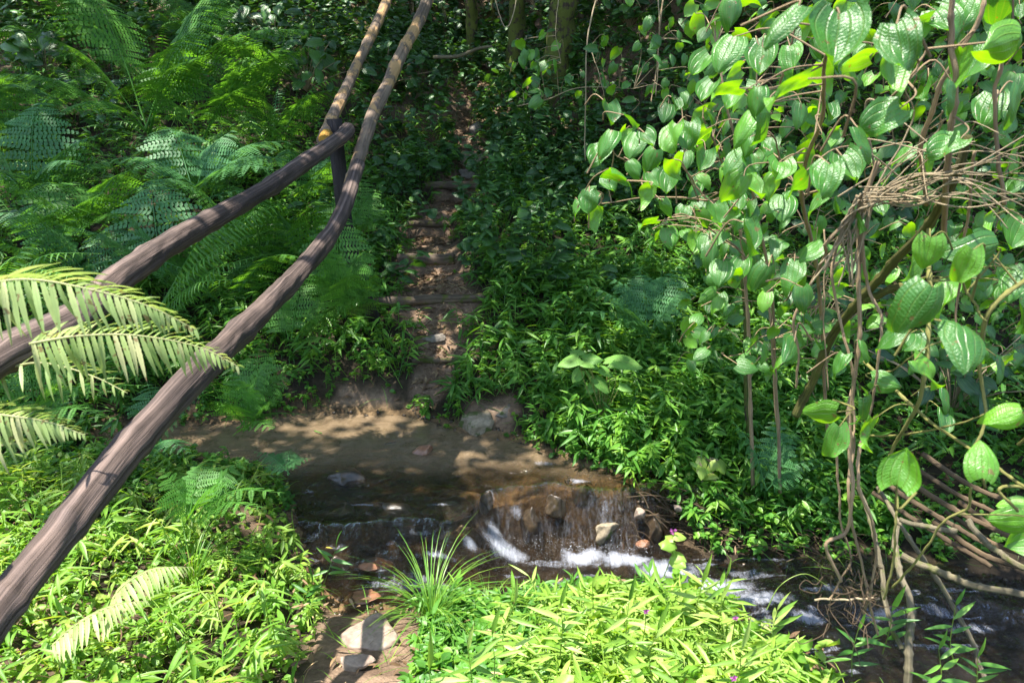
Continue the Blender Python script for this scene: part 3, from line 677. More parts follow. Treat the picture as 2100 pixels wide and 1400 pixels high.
# leaf litter on the path
mb = MB()
d = lambda x, y: np.clip(1.3 - path_d(x, y), 0, 1) * (poly_sd(x, y, WPOLY) > 0.02) + 0.04 * (poly_sd(x, y, WPOLY) > 0.02)
xy = sample_xy(5200, -2, 1.6, 1.3, 12, d); n = len(xy)
X, Y, Z = frames(azv(RD(n) * 6.28) + UPV * rng.normal(0, 0.25, n)[:, None], UPV + rng.normal(size=(n, 3)) * 0.35)
L = rng.uniform(0.02, 0.075, n)
mb.inst(LANCE, np.c_[xy, hs(xy[:, 0], xy[:, 1]) + rng.uniform(0.003, 0.02, n)], X, Y, Z, np.stack([L * rng.uniform(.8, 2.2, n), L, L], 1), RD(n))
tag(mb.build('leaf_litter', M['litter']), 'dry brown leaves strewn over the path and its steps', 'leaf litter', kind='stuff')

n = 900; xy = sample_xy(n, -1.3, 2.5, 2.4, 4.6, lambda x, y: (np.abs(poly_sd(x, y, WPOLY) + .03) < .10) * 1.0); tb_ = BLOB[0] * (1 + .3 * rng.normal(size=(8, 3)))
X, Y, Z = frames(rng.normal(size=(n, 3)), rng.normal(size=(n, 3))); s_ = rng.uniform(.004, .022, n) ** 1.0
mb = MB(); mb.inst((tb_, BLOB[1], BLOB[2]), np.c_[xy, hs(xy[:, 0], xy[:, 1])], X, Y, Z, np.stack([s_, s_ * .8, s_ * .6], 1), RD(n))
tag(mb.build('pebbles', M['rock_wet']), 'small wet pebbles along the edges of the stream', 'pebbles', kind='stuff')

mb = MB(); d = lambda x, y: veg_ok(x, y, 1.0, 0.02) * (x > 0.2) * (y < 2.6) * smooth(1.1, .8, x + .3 * (y - 2))
sprigs(mb, sample_xy(420, -0.2, 1.6, 1.2, 2.9, d), 0.06, 0.22, 6, 0.03, 0.06, HEARTS_S[1], wid=(.7, .95))
tag(mb.build('round_leaved_weeds', M['cover_lit']), 'round-leaved weeds mixed into the bamboo grass of the near right bank', 'undergrowth', kind='stuff')
mb = MB(); xy = sample_xy(750, -3, 1.6, 1.2, 3.4, lambda x, y: (poly_sd(x, y, WPOLY) > 0.0) * 1.0); n = len(xy)
X, Y, Z = frames(azv(RD(n) * 6.28) + UPV * rng.normal(0.1, 0.4, n)[:, None], UPV + rng.normal(size=(n, 3)) * 0.4); L = rng.uniform(0.02, 0.065, n)
mb.inst(LANCE, np.c_[xy, hs(xy[:, 0], xy[:, 1]) + rng.uniform(0.005, 0.12, n)], X, Y, Z, np.stack([L * rng.uniform(.8, 1.8, n), L, L], 1), RD(n))
tag(mb.build('dry_leaves', M['litter']), 'dead straw-coloured leaves caught in the weeds of the near banks', 'leaf litter', kind='stuff')

# ------------------------------------------------------------------ wooden handrail
def log(mb, pz, d, r=0.5, sides=20, wob=0.012, rough=0.10, seed=0):
    """pz: list of (px,py,Z); the log follows them with small bends and knots"""
    pts = spline([P(*a) for a in pz], 260)
    L = np.linspace(0, 1, len(pts))
    pts = pts + wob * np.stack([fbm(L * 7 + seed, L * 0, 3, seed), fbm(L * 7, L * 0 + 3, 3, seed + 5), fbm(L * 9, L * 0 + 8, 3, seed + 9)], 1)
    dd = np.interp(L, np.linspace(0, 1, len(d)), d) * .40 * (1 + 0.22 * fbm(L * 16, L * 0 + seed, 4, seed) + .10 * np.exp(-((L * 9 + seed * .37) % 1 - .5) ** 2 / .004))
    mb.tube(pts, dd, 44, r, rough, ridge=.12)
    return pts
rail = thing('wooden_handrail', ghit(690, 760), 'rustic handrail of weathered round poles crossing the left side and climbing beside the path', 'handrail')
def railpart(nm, pz, d, mat, label, **k):
    b = MB(); log(b, pz, d, **k); o = b.build(nm, mat, rail); o['label'] = label; return b, o
railpart('rail', [(-260,880,1.25),(0,735,1.5),(160,650,1.78),(240,575,2.05),(400,470,2.75),(560,378,3.5),(690,288,4.15),(716,264,4.3)], [0.10,0.10,0.10,0.10,0.105,0.105,0.10,0.095], M['rail'],
         'dark grey upper rail with pinkish weathered top', seed=3, rough=0.16, r=0.31)
railpart('rail', [(-220,1560,1.0),(-60,1320,1.2),(100,1125,1.45),(250,935,1.72),(420,750,2.1),(500,672,2.45),(600,572,2.9),(690,460,3.45),(735,338,3.95)], [0.086,0.09,0.094,0.10,0.105,0.105,0.10,0.095,0.09], M['rail'],
         'dark grey lower rail with long shadow stripes', seed=8, rough=0.16, r=0.62)
railpart('rail', [(720,380,4.05),(745,300,4.3),(770,225,4.6),(815,130,5.0),(850,60,5.3),(895,-45,5.8),(960,-190,6.5)], [0.09,0.092,0.10,0.105,0.11,0.11,0.11], M['rail_tan'],
         'tan peeling pole rising uphill', seed=14, r=0.23, wob=0.02)
railpart('rail', [(660,290,4.25),(680,245,4.45),(720,160,4.9),(770,55,5.4),(800,-12,5.7),(860,-150,6.4)], [0.085,0.085,0.088,0.09,0.09,0.09], M['rail_tan'],
         'straight grey brown pole rising uphill', seed=21, r=0.77, wob=0.01)
b = MB(); gp = ghit(700, 640); pt = P(686, 262, 4.36)
b.tube(spline([[pt[0] + .02, gp[1] - 0.0, gp[2] - 0.2], [pt[0] + .035, pt[1] + .03, (gp[2] + pt[2]) / 2], pt + [0, 0, .05]], 30), 0.045, 14, 0.4, 0.12)
b.build('post', M['post'], rail)['label'] = 'dark upright post where the rails meet'
b = MB(); b.tube([P(666, 287, 4.2), P(671, 276, 4.24)], 0.037, 14, 0.4); b.build('cut_end', M['cut'], rail)['label'] = 'freshly cut orange end of the upper pole'
for pz in ((-330, 1000, 1.2),):
    q = P(*pz); gz = float(hs(q[0], q[1])); b = MB(); b.tube(spline([[q[0], q[1], gz - .2], [q[0] + .02, q[1], gz + .5], [q[0], q[1], gz + 1.35]], 20), 0.06, 14, .4, .1); b.build('post', M['post'], rail)

# ------------------------------------------------------------------ steps and stones
def step_log(px0, px1, py, Z, rad, label, mat='step', tilt=0, name='step_log', r=.4, lift=0.0):
    a = P(px0, py - tilt, Z); c = P(px1, py + tilt, Z); mid = (a + c) / 2
    zz = float(np.max(hs(np.linspace(a[0], c[0], 7), np.full(7, a[1] + 0.05)))) - rad * 0.3 + lift
    a[2] += (zz - mid[2]) ; c[2] += (zz - mid[2])
    b = MB(); L = np.linspace(0, 1, 24)[:, None]; pts = a + (c - a) * L
    pts[:, 1] += 0.03 * fbm(L[:, 0] * 3, L[:, 0] * 0, 3, int(py)); pts[:, 2] += 0.02 * fbm(L[:, 0] * 4, L[:, 0] * 0 + 5, 3, int(py))
    b.tube(pts, rad * (1 + 0.2 * fbm(L[:, 0] * 8, L[:, 0] * 0, 2, 4)), 14, r, 0.14)
    o = b.build(name, M[mat]); tag(o, label, 'step', 'log steps of the path'); return o
step_log(845, 945, 744, 5.22, 0.016, 'thin pale pole edging the lowest step of the path')
step_log(752, 1005, 619, 5.64, 0.036, 'longest step log, pale topped with mossy right end, third step up the path', tilt=-3)
step_log(815, 932, 528, 6.3, 0.052, 'thick mossy step log with green face above the longest step log')
step_log(835, 925, 449, 7.2, 0.035, 'dark half-buried step log near the top of the leaf-strewn steps')
step_log(870, 985, 388, 7.9, 0.04, 'dark rotting step log just below the grey boulder on the path')

def ico(sub):
    bm = bmesh.new(); bmesh.ops.create_icosphere(bm, subdivisions=sub, radius=1)
    v = np.array([x.co[:] for x in bm.verts]); f = np.array([[a.index for a in p.verts] for p in bm.faces]); bm.free(); return v, f
IV, IF = ico(4)
def rock(name, c, size, mat, label, rot=0, seed=0, cuts=14, group=None, sink=0.3, cat='rock', noise_=0.25, tiltv=None):
    rs = np.random.default_rng(seed + 100); v = IV.copy()
    for k in range(cuts):
        nv = nrm(rs.normal(size=3)); nv[2] *= 0.7; nv = nrm(nv); dd = rs.uniform(0.45, 0.8)
        e = v @ nv - dd; v = v - np.maximum(e, 0)[:, None] * nv * 0.92
    v = v * (1 + noise_ * fbm(v[:, 0:1] * 2 + seed, v[:, 1:2] * 2 + v[:, 2:3] * 1.7, 4, seed) + 0.14 * fbm(v[:, 0:1] * 7, v[:, 1:2] * 7 + v[:, 2:3] * 6, 4, seed))
    if 'flat' in name or 'slab' in label: v[:, 2] = np.where(v[:, 2] > .25, .25 + (v[:, 2] - .25) * .2, v[:, 2]) + .06 * fbm(v[:, 0] * 4, v[:, 1] * 4, 4, seed)
    v = v * np.array(size); cr, sr = math.cos(rot), math.sin(rot)
    v = np.stack([v[:, 0] * cr - v[:, 1] * sr, v[:, 0] * sr + v[:, 1] * cr, v[:, 2]], 1)
    v = v + np.array([c[0], c[1], c[2] + size[2] * (1 - 2 * sink)])
    me = bpy.data.meshes.new(name); me.from_pydata(v.tolist(), [], IF.tolist()); me.materials.append(M[mat])
    me.polygons.foreach_set('use_smooth', np.ones(len(IF), bool))
    o = bpy.data.objects.new(name, me); sc.collection.objects.link(o); return tag(o, label, cat, group)
def gz(px, py, z): p = G(px, py, z); return p
rock('boulder', gz(985, 880, -.25), (0.155, 0.12, 0.12), 'rock_pale', 'pale boulder with mossy foot at the edge of the brown pool below the path', 0.3, 4, sink=.32, cuts=16, noise_=.6)
rock('boulder', gz(1050, 850, -.2), (0.15, 0.13, 0.06), 'rock_grey', 'brown grey boulder half buried in the bank just behind the pale boulder', 0.0, 12, sink=.35)
rock('flat_rock', gz(768, 1302, -.22), (0.135, 0.13, 0.075), 'rock_pink', 'flat pinkish grey rock on the near bank at the start of the path', 0.2, 9, sink=.35, cuts=6)
rock('flat_rock', gz(735, 1362, -.12), (0.085, 0.05, 0.03), 'rock_pink', 'small tan slab of rock in the dirt below the larger flat rock', 0.1, 15, sink=.35)
rock('stone', gz(868, 925, -.25), (0.088, 0.06, 0.04), 'rock_red', 'reddish brown stone breaking the surface of the shallow pool', 0.3, 5, sink=.42)
rock('stone', gz(805, 912, -.27), (0.07, 0.05, 0.025), 'rock_wet', 'dark wet stone left of the reddish stone in the pool', 0.1, 6, sink=.35)
rock('stone', gz(914, 865, -.25), (0.035, 0.03, 0.03), 'rock_grey', 'small bluish grey stone touching the left side of the pale boulder', 0.1, 7)
for k, (px, py, z, sx, sy, sz, lab) in enumerate([
    (715, 985, -.27, .17, .10, .06, 'dark flat wet rock under the far left edge of the upper stream'),
    (700, 1050, -.30, .14, .09, .07, 'dark wet rock at the left end of the first ledge'),
    (820, 1062, -.31, .20, .08, .07, 'long brown wet rock forming the first ledge of the stream'),
    (930, 1045, -.32, .15, .10, .09, 'rounded amber wet rock left of the waterfall lip'),
    (960, 1110, -.46, .12, .10, .14, 'dark wet rock beside the left edge of the waterfall'),
    (770, 1160, -.37, .16, .08, .06, 'reddish wet slab in the lower left shallows'),
    (690, 1165, -.38, .10, .08, .06, 'dark wet stone by the left bank of the lower shallows'),
    (880, 1180, -.42, .13, .08, .06, 'dark wet rock behind the grass tuft in the lower shallows'),
    (740, 1225, -.39, .13, .07, .045, 'orange brown submerged slab in front of the flat pinkish rock')]):
    rock('stream_rock', gz(px, py, z), (sx, sy, sz), 'rock_red' if k in (5, 8) else 'rock_wet', lab, rng.uniform(-.3, .3), 30 + k, sink=.47, cuts=22, noise_=.5, group='wet rocks in the stream bed')
for k, (px, py, z, sx, sy, sz, mt, lab) in enumerate([
    (1088, 1075, -.45, .085, .055, .15, 'rock_wet', 'dark upright rock in the middle of the waterfall curtain'),
    (1000, 1035, -.33, .05, .05, .09, 'rock_wet', 'bluish wet knob of rock at the left lip of the waterfall'),
    (1195, 1020, -.34, .10, .06, .09, 'rock_gold', 'golden wet ledge rock at the right half of the waterfall lip'),
    (1285, 1035, -.38, .06, .05, .12, 'rock_gold', 'mossy golden rock at the right end of the waterfall'),
    (1140, 1045, -.36, .06, .05, .10, 'rock_wet', 'brown wet rock between the dark upright rock and the golden ledge'),
    (1345, 1085, -.45, .07, .06, .10, 'rock_wet', 'dark rock on the bank right of the mossy golden rock')]):
    rock('ledge_rock', gz(px, py, z), (sx, sy, sz), mt, lab, rng.uniform(-.3, .3), 80 + k, sink=.5, cuts=18, noise_=.6)
rock('stone', gz(1240, 1095, -.47), (0.08, 0.06, 0.085), 'rock_pale', 'pale crusted rock at the right side of the waterfall', .4, 50, sink=.4, noise_=.9, cuts=20)
rock('stone', gz(1312, 1058, -.36), (0.05, 0.04, 0.035), 'rock_pink', 'small tan stone on the root-covered bank above the pale crusted rock', .2, 51)
rock('stone', gz(1388, 1045, -.33), (0.03, 0.03, 0.03), 'rock_pink', 'tiny pinkish stone in the bank right of the tan stone', .2, 52)
rock('stone', gz(1480, 1168, -.57), (0.11, 0.06, 0.03), 'rock_red', 'low red brown stone at the water edge under the dark bank', .0, 53, sink=.4)
rock('stone', gz(1320, 1122, -.53), (0.05, 0.04, 0.03), 'rock_red', 'orange brown stone just above the white water', .0, 54)
p = ghit(970, 338); rock('boulder', p, (0.20, 0.16, 0.14), 'rock_pale', 'grey brown boulder lying on the path above the log steps', .2, 60, sink=.3)
p = ghit(965, 362); rock('boulder', p, (0.22, 0.14, 0.09), 'rock_grey', 'dark lower boulder under the grey brown one on the path', .2, 61, sink=.4)
p = ghit(975, 270); rock('boulder', p, (0.15, 0.12, 0.10), 'rock_grey', 'small dark boulder beside the path higher up the slope', .2, 62, sink=.35)
p = ghit(893, 700); rock('stone', p, (0.10, 0.05, 0.035), 'rock_grey', 'squared tan stone forming the riser of the second step', .05, 63, sink=.3)
p = ghit(1010, 140); rock('boulder', p, (0.14, 0.12, 0.07), 'rock_pink', 'pinkish sunlit rock near the top of the path', .05, 64, sink=.3)
p = ghit(1165, 572); rock('stone', p, (0.03, 0.03, 0.05), 'rock_pink', 'small pink stone standing in the herbs left of the mid-slope ferns', .05, 65, sink=.0)
b = MB(); q0 = G(645, 883, UL + .012); q1 = G(660, 888, UL + .012); b.tube([q0, q1], 0.004, 6, .9); tag(b.build('twig', newmat('x')[0] if 0 else M['pale_leaf']), 'short pale stick floating on the brown pool', 'twig')
X, Y, Z = frames(np.array([[1., .1, 0]]), np.array([[0, 0, 1.]]))
for px, py, z, lab in ((688, 966, UL + .03, 'yellow fallen leaf on the dark flat rock at the left of the stream'), (668, 1122, -.30, 'yellow fallen leaf caught beside the lower left shallows')):
    b = MB(); b.inst(LANCE, G(px, py, z)[None], X, Y, Z, np.array([[.12, .06, .06]]) * .55, np.array([.5])); tag(b.build('fallen_leaf', M['yellow']), lab, 'leaf')
b = MB(); p = ghit(833, 572); b.tube([p + [-.04, 0, .02], p + [.0, 0.03, .035], p + [.05, 0.05, .05]], [.008, .014, .01], 8, .9, .2); tag(b.build('wood_chip', M['cut']), 'orange splinter of wood lying at the left of the leafy tread', 'wood chip')

# ------------------------------------------------------------------ ferns
def frond(mb, base, tip, arch, width, bare=0.12, npairs=26, bip=True, roll=0.0, pdroop=0.25, seed=0, stem=None, fwd=0.35, pn=10):
    """a fern frond from base to tip; bip: every pinna carries its own leaflets"""
    rs = np.random.default_rng(seed)
    base = np.asarray(base, float); tip = np.asarray(tip, float); L = np.linalg.norm(tip - base)
    mid = base * 0.45 + tip * 0.55 + np.array([0, 0, arch * L])
    q = base + (mid - base) * 0.5 + np.array([0, 0, arch * L * 0.35])
    ax = spline([base, q, mid, tip], 60); tg = nrm(np.gradient(ax, axis=0))
    ln = np.linspace(0, 1, 60)
    (stem if stem is not None else mb).tube(ax, np.interp(ln, [0, 1], [0.0022 + 0.0035 * L, 0.0007]), 5, 0.6)
    tt = bare + (1 - bare) * (np.arange(npairs) + 0.5) / npairs
    f = (tt - bare) / (1 - bare)
    plen = width * (np.clip((f + 0.10) / 0.34, 0.3, 1) ** 0.5) * np.clip((1 - f) / 0.72, 0.03, 1) ** 0.8
    pos = np.stack([np.interp(tt, ln, ax[:, k]) for k in range(3)], 1)
    T = nrm(np.stack([np.interp(tt, ln, tg[:, k]) for k in range(3)], 1))
    S = nrm(np.cross(T, UPV + np.array([0, -1e-3, 0]))); U = np.cross(S, T)
    c, s_ = math.cos(roll), math.sin(roll); S, U = S * c + U * s_, U * c - S * s_
    for sg in (-1, 1):
        a = fwd + 0.25 * f + rs.normal(0, 0.05, npairs)
        D = nrm(S * sg * np.cos(a)[:, None] + T * np.sin(a)[:, None] - UPV * pdroop * rs.uniform(0.7, 1.3, npairs)[:, None])
        pl = plen * rs.uniform(0.92, 1.08, npairs); sh = 0.45 + 0.4 * (rs.random(npairs) - .5)
        if not bip:
            X, Y, Z = frames(D, U); mb.inst(PINNA, pos, X, Y, Z, np.stack([pl * 1.0, pl, pl * (1 + pdroop)], 1), np.clip(sh + .15 * rs.normal(size=npairs), 0, 1)); continue
        X, Y, Z = frames(D, U)
        k = np.arange(pn); ff = (k + 0.5) / pn
        # leaflets along every pinna
        for s2 in (-1, 1):
            pp = pos[:, None] + Y[:, None] * (pl[:, None] * ff[None])[..., None] - UPV * (0.16 * pl[:, None] * ff[None] ** 2)[..., None]
            wl = (np.minimum(pl * 0.2, 0.62 * L * (1 - bare) / npairs)[:, None] * np.clip((1 - ff) / 0.6, 0.15, 1)[None] ** 0.7) + 0.002
            dd = X[:, None] * s2 + Y[:, None] * 0.55 + 0.04 * rs.normal(size=(npairs, pn, 3))
            nn = np.broadcast_to(Z[:, None], dd.shape)
            dd = dd.reshape(-1, 3); nn = nn.reshape(-1, 3); X2, Y2, Z2 = frames(dd, nn)
            W = np.repeat(pl / pn, pn) * 1.75
            mb.inst(FLAT, pp.reshape(-1, 3), X2, Y2, Z2, np.stack([W / 0.36 * 0.50, wl.ravel(), wl.ravel()], 1), np.clip(np.repeat(sh, pn) + 0.08 * rs.normal(size=npairs * pn), 0, 1))
def _pw(v): return (0.6 + 0.5 * math.sin(min(v * 3, 1.57))) * (1 - v ** 2.2) ** 0.8 * (1 + 0.10 * math.sin(v * 62)) + 0.02
PINNA = tpl(18, 2, 0.15, _pw, None, lambda v, s: -0.35 * v * v + 0.02 * abs(s))

def fern(base, tips, label, mat='fern', width=0.17, group='large feathery ferns left of the rails', comb=False, **kw):
    """base: world point or (px,py,Z); tips: (px,py,Z,arch[,width]) for every frond"""
    b0 = P(*base) if isinstance(base, tuple) else np.array(base, float)
    g0 = float(hs(b0[0], b0[1])); root = thing('fern', (b0[0], b0[1], g0), label, 'fern', group)
    for k, tp in enumerate(tips):
        m = MB(); e = P(*tp[:3]); a = tp[3] if len(tp) > 3 else 0.12; w_ = tp[4] if len(tp) > 4 else width
        L = np.linalg.norm(e - b0)
        w_ *= 1.3 if tp[2] > 3.85 else 1.0
        if comb: w_ = .05 + .22 * w_
        frond(m, b0 + rng.normal(0, 0.015, 3), e, a, w_, npairs=int(np.clip(L / (0.032 if comb else 0.062), 9, 44)), bip=not comb, seed=int(tp[0] + tp[1]) % 9999, roll=rng.normal(0, 0.12), **kw)
        m.build('frond', M[mat], root)
    return root
# the big tree-fern like crowns of the left slope
fern((300,270,5.6), [(700,62,5.0,.16,.30),(505,0,5.7,.2,.26),(420,50,4.9,.15,.26),(60,60,5.2,.18,.28),(150,-40,5.9,.2,.26),(-80,150,5.0,.15,.28),(120,230,4.7,.15,.24),(430,110,4.6,.12,.22),(545,-60,5.9,.2,.25)],
     'tallest fern with arching fronds spreading across the upper left corner', width=.25, bare=.28)
fern((405,300,5.4), [(600,105,5.0,.15,.24),(280,165,4.9,.15,.2),(650,95,5.4,.15,.24),(540,165,4.7,.12,.2),(330,110,5.6,.2,.24)],
     'fern with a bright flat frond reaching towards the tops of the poles', width=.22, bare=.3)
fern((60,420,4.6), [(-60,230,4.3,.15,.24),(220,270,4.4,.15,.22),(160,330,4.0,.12,.2),(-60,350,3.9,.12,.22),(90,200,4.8,.2,.24),(300,330,4.7,.15,.2)],
     'dark fern with layered fronds at the left edge above the upper rail', mat='fern_blue')
fern((400,390,4.5), [(200,330,4.3,.16,.2),(480,265,4.6,.16,.2),(620,290,4.7,.15,.2),(660,345,4.4,.15,.2),(560,345,4.2,.12,.19),(330,260,4.9,.2,.2),(250,400,4.0,.12,.2)],
     'dark spreading fern just behind the upper rail below the tall ferns', mat='fern_blue')
fern((170,470,4.0), [(0,375,3.7,.14,.22),(215,395,3.6,.12,.2),(345,345,3.9,.2,.17),(105,440,3.4,.1,.19),(-50,470,3.4,.1,.2),(330,460,3.5,.08,.18),(60,380,4.2,.2,.2)],
     'fern with one upright triangular frond left of the upper rail', comb=False)
fern((330,560,3.6), [(120,460,3.3,.12,.19),(260,440,3.4,.15,.18),(420,430,3.5,.15,.18),(180,545,3.1,.08,.18),(310,360,3.9,.2,.18)],
     'bluish green fern right behind the middle of the upper rail', mat='fern_blue')
fern((0,600,3.1), [(210,520,2.9,.12,.2),(110,470,3.2,.15,.2),(-80,500,2.9,.12,.2),(180,575,2.6,.08,.17),(60,520,2.7,.1,.18)],
     'fern filling the corner under the upper rail at the left edge', comb=True, width=.09)
fern((330,640,3.6), [(560,350,3.5,.10,.20),(600,400,3.6,.12,.19),(555,470,3.3,.10,.17),(550,520,3.3,.10,.15),(520,575,3.2,.10,.13),(660,330,3.9,.14,.18),(690,380,3.9,.12,.15)],
     'bright green fern with long comb-like fronds fanning between the two rails', width=.085, comb=True, pdroop=.5, fwd=.3, group=None)
fern((600,700,4.1), [(720,560,4.2,.15,.13),(690,640,4.0,.15,.12),(640,560,4.3,.2,.13),(745,620,4.3,.15,.12),(680,700,3.9,.1,.11),(560,600,4.2,.2,.12)],
     'small ferns behind the lower rail near the path', width=.12, group=None)
fern((720,480,4.7), [(830,440,4.7,.2,.12),(800,470,4.5,.15,.11),(780,390,4.8,.2,.12),(700,400,4.8,.2,.12),(745,350,4.9,.2,.12)],
     'small fern arching out right of the foot of the tan pole', width=.12, group=None)
fern((700,640,4.0), [(640,470,3.9,.2,.16),(700,430,4.1,.25,.16),(770,500,4.0,.2,.15),(790,590,3.9,.15,.14),(640,560,3.8,.15,.14),(730,560,3.7,.2,.15),(680,500,3.8,.2,.15)],
     'fern in front of the dark post at the joint of the rails', width=.15, group=None)
fern((735,650,4.3), [(690,560,4.2,.2,.14),(770,560,4.2,.2,.14),(735,540,4.3,.3,.14),(700,620,4.1,.15,.12),(770,620,4.1,.15,.12)], 'low fern at the left end of the longest step log', width=.14, group=None)
fern((500,880,3.6), [(570,720,3.6,.18,.15),(640,745,3.7,.16,.14),(610,800,3.5,.14,.13),(470,760,3.4,.15,.14),(560,880,3.3,.12,.12),(430,820,3.3,.12,.13),(630,850,3.6,.12,.10),(540,700,3.9,.2,.13)],
     'bright fern hanging over the left end of the brown pool below the lower rail', width=.14, group=None, pdroop=.15)
fern((400,1070,3.1), [(585,1010,2.95,.14,.13),(330,960,3.1,.14,.12),(510,940,3.2,.16,.13),(540,1040,2.8,.1,.11),(440,930,3.3,.2,.12),(470,985,2.9,.12,.12)],
     'fresh green fern on the near left bank beside the stream', width=.13, group=None)
fern((585,970,3.5), [(640,940,3.5,.15,.07),(520,925,3.5,.15,.07),(600,920,3.7,.2,.07)], 'tiny blue green fern at the water edge above the fresh green fern', mat='fern_blue', width=.07, group=None)
fern((1330,690,4.9), [(1180,580,4.8,.15,.15),(1245,565,4.9,.2,.15),(1310,555,5.0,.22,.15),(1395,545,5.0,.22,.15),(1290,660,4.5,.1,.10),(1450,580,4.8,.2,.14),(1180,640,4.6,.12,.13),(1240,620,4.6,.15,.14)],
     'dark green ferns in the middle of the slope right of the path', mat='fern_blue', width=.15, group=None)
fern((1570,1000,4.0), [(1500,860,4.0,.15,.10),(1640,880,4.0,.15,.10),(1590,850,4.1,.2,.10),(1680,940,3.9,.15,.09)], 'small dark fern in the shade below the leaning mossy branch', mat='fern_blue', width=.09, group=None)
fern((60,860,3.3), [(150,760,3.2,.15,.14),(-40,740,3.1,.15,.14),(240,860,3.0,.1,.13),(60,720,3.5,.2,.14),(300,790,3.2,.12,.13)], 'shaded fern under the rails at the left edge', mat='fern', width=.14, group=None)
fern((330,900,3.6), [(420,800,3.6,.18,.13),(250,830,3.5,.15,.13),(390,930,3.3,.1,.12),(300,780,3.8,.2,.13)], 'dark fern between the lower rail and the left end of the pool', mat='fern_blue', width=.13, group=None)
for k, (px, py) in enumerate([(40,300),(180,250),(330,200),(480,230),(560,320),(100,560),(230,640),(430,420),(60,150),(620,430),(470,640),(540,560),(200,120),(420,120),(640,560),(560,180)]):
    c = ghit(px, py); a0 = rng.uniform(0, 6.28); root = thing('fern', c, 'one of the many shaded ferns crowding the slope left of the rails', 'fern', 'shaded ferns crowding the left slope')
    for j in range(7):
        a = a0 + j * .9 + rng.normal(0, .2); L = rng.uniform(.7, 1.2); e = c + [math.cos(a) * L, math.sin(a) * L - .15, rng.uniform(.3, .75)]; m = MB()
        cb = rng.random() < .4
        frond(m, c, e, rng.uniform(.15, .3), (.10 if cb else rng.uniform(.2, .3)), bare=.12, npairs=(24 if cb else 15), bip=not cb, seed=k * 10 + j, roll=rng.normal(0, .2), pn=10); m.build('frond', M['fern' if (k + j) % 3 else 'fern_blue'], root)
# once-divided pale fronds close to the camera
pale = thing('ladder_fern', (-1.5, 0.9, float(hs(-1.5, 0.9))), 'pale yellow green fern with comb-like fronds reaching over the left end of the rails', 'fern')
for k, (pz, w_, npr, dr, seed) in enumerate([
    ([(-190,640,1.10),(-60,590,1.12),(60,573,1.13),(200,597,1.15),(310,630,1.17),(405,678,1.2)], .085, 40, 1.2, 1),
    ([(60,705,1.28),(150,690,1.3),(250,686,1.32),(340,696,1.34),(420,716,1.36),(490,752,1.38)], .08, 34, 1.2, 2),
    ([(-60,775,1.5),(60,745,1.5),(130,752,1.5),(200,775,1.5),(262,806,1.5)], .07, 12, .7, 3),
    ([(-140,870,1.15),(-40,850,1.16),(40,855,1.17),(110,868,1.19),(175,893,1.2)], .06, 28, 1.0, 4),
    ([(-140,940,1.15),(-60,925,1.16),(20,910,1.17),(60,905,1.19)], .05, 10, 1.2, 5)]):
    m = MB(); ax = spline([P(*a) for a in pz], 50); tg = nrm(np.gradient(ax, axis=0)); rs = np.random.default_rng(seed)
    m.tube(ax, np.linspace(.0026, .0008, 50), 6, .95)
    tt = (np.arange(npr) + .5) / npr; ln = np.linspace(0, 1, 50)
    pos = np.stack([np.interp(tt, ln, ax[:, i]) for i in range(3)], 1); T = nrm(np.stack([np.interp(tt, ln, tg[:, i]) for i in range(3)], 1))
    pl = w_ * np.clip((1 - tt) / .55, .12, 1) ** .75
    side = nrm(np.cross(T, UPV))      # towards the camera side
    for sg in (-1, 1):
        D = nrm(side * sg * 0.8 + T * (0.25 + .3 * tt)[:, None] - UPV * (dr * rs.uniform(.6, 1.3, npr)[:, None] if sg > 0 else -.25) + .06 * rs.normal(size=(npr, 3)))
        X, Y, Z = frames(D, UPV + side * sg * .6 + .2 * rs.normal(size=(npr, 3)))
        m.inst(PINNA, pos, X, Y, Z, np.stack([.38 * pl + .38 * w_, pl * rs.uniform(.85, 1.1, npr), pl * rs.uniform(.3, 2, npr)], 1), np.clip(.5 + .25 * rs.normal(size=npr), 0, 1))
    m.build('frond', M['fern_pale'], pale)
pale2 = thing('ladder_fern', ghit(110, 1290), 'two overexposed pale fronds lying on the sunlit weeds of the near left bank', 'fern')
for pz, w_, npr, seed in (([(215,1290,2.35),(240,1215,2.32),(300,1172,2.34),(350,1163,2.36),(395,1162,2.4)], .10, 22, 11), ([(105,1325,2.2),(150,1285,2.2),(210,1250,2.2),(260,1236,2.22),(305,1232,2.25)], .09, 20, 12)):
    m = MB(); pts = [P(*a) for a in pz]
    ax = spline(pts, 40); tg = nrm(np.gradient(ax, axis=0)); rs = np.random.default_rng(seed)
    ax[:, 2] = np.maximum(ax[:, 2], hs(ax[:, 0], ax[:, 1]) + .12)
    m.tube(ax, np.linspace(.0026, .0008, 40), 6, .95); tt = (np.arange(npr) + .5) / npr; ln = np.linspace(0, 1, 40)
    pos = np.stack([np.interp(tt, ln, ax[:, i]) for i in range(3)], 1); T = nrm(np.stack([np.interp(tt, ln, tg[:, i]) for i in range(3)], 1))
    pl = w_ * np.clip((1 - tt) / .6, .12, 1) ** .75 * np.clip((tt + .15) / .3, .3, 1)
    side = nrm(np.cross(T, UPV))
    for sg in (-1, 1):
        D = nrm(side * sg + T * (0.35 + .2 * tt)[:, None] - UPV * .35 + .05 * rs.normal(size=(npr, 3))); X, Y, Z = frames(D, UPV + .1 * rs.normal(size=(npr, 3)))
        m.inst(PINNA, pos, X, Y, Z, np.stack([pl * 1.1, pl, pl], 1), np.clip(.6 + .2 * rs.normal(size=npr), 0, 1))
    m.build('frond', M['fern_pale'], pale2)

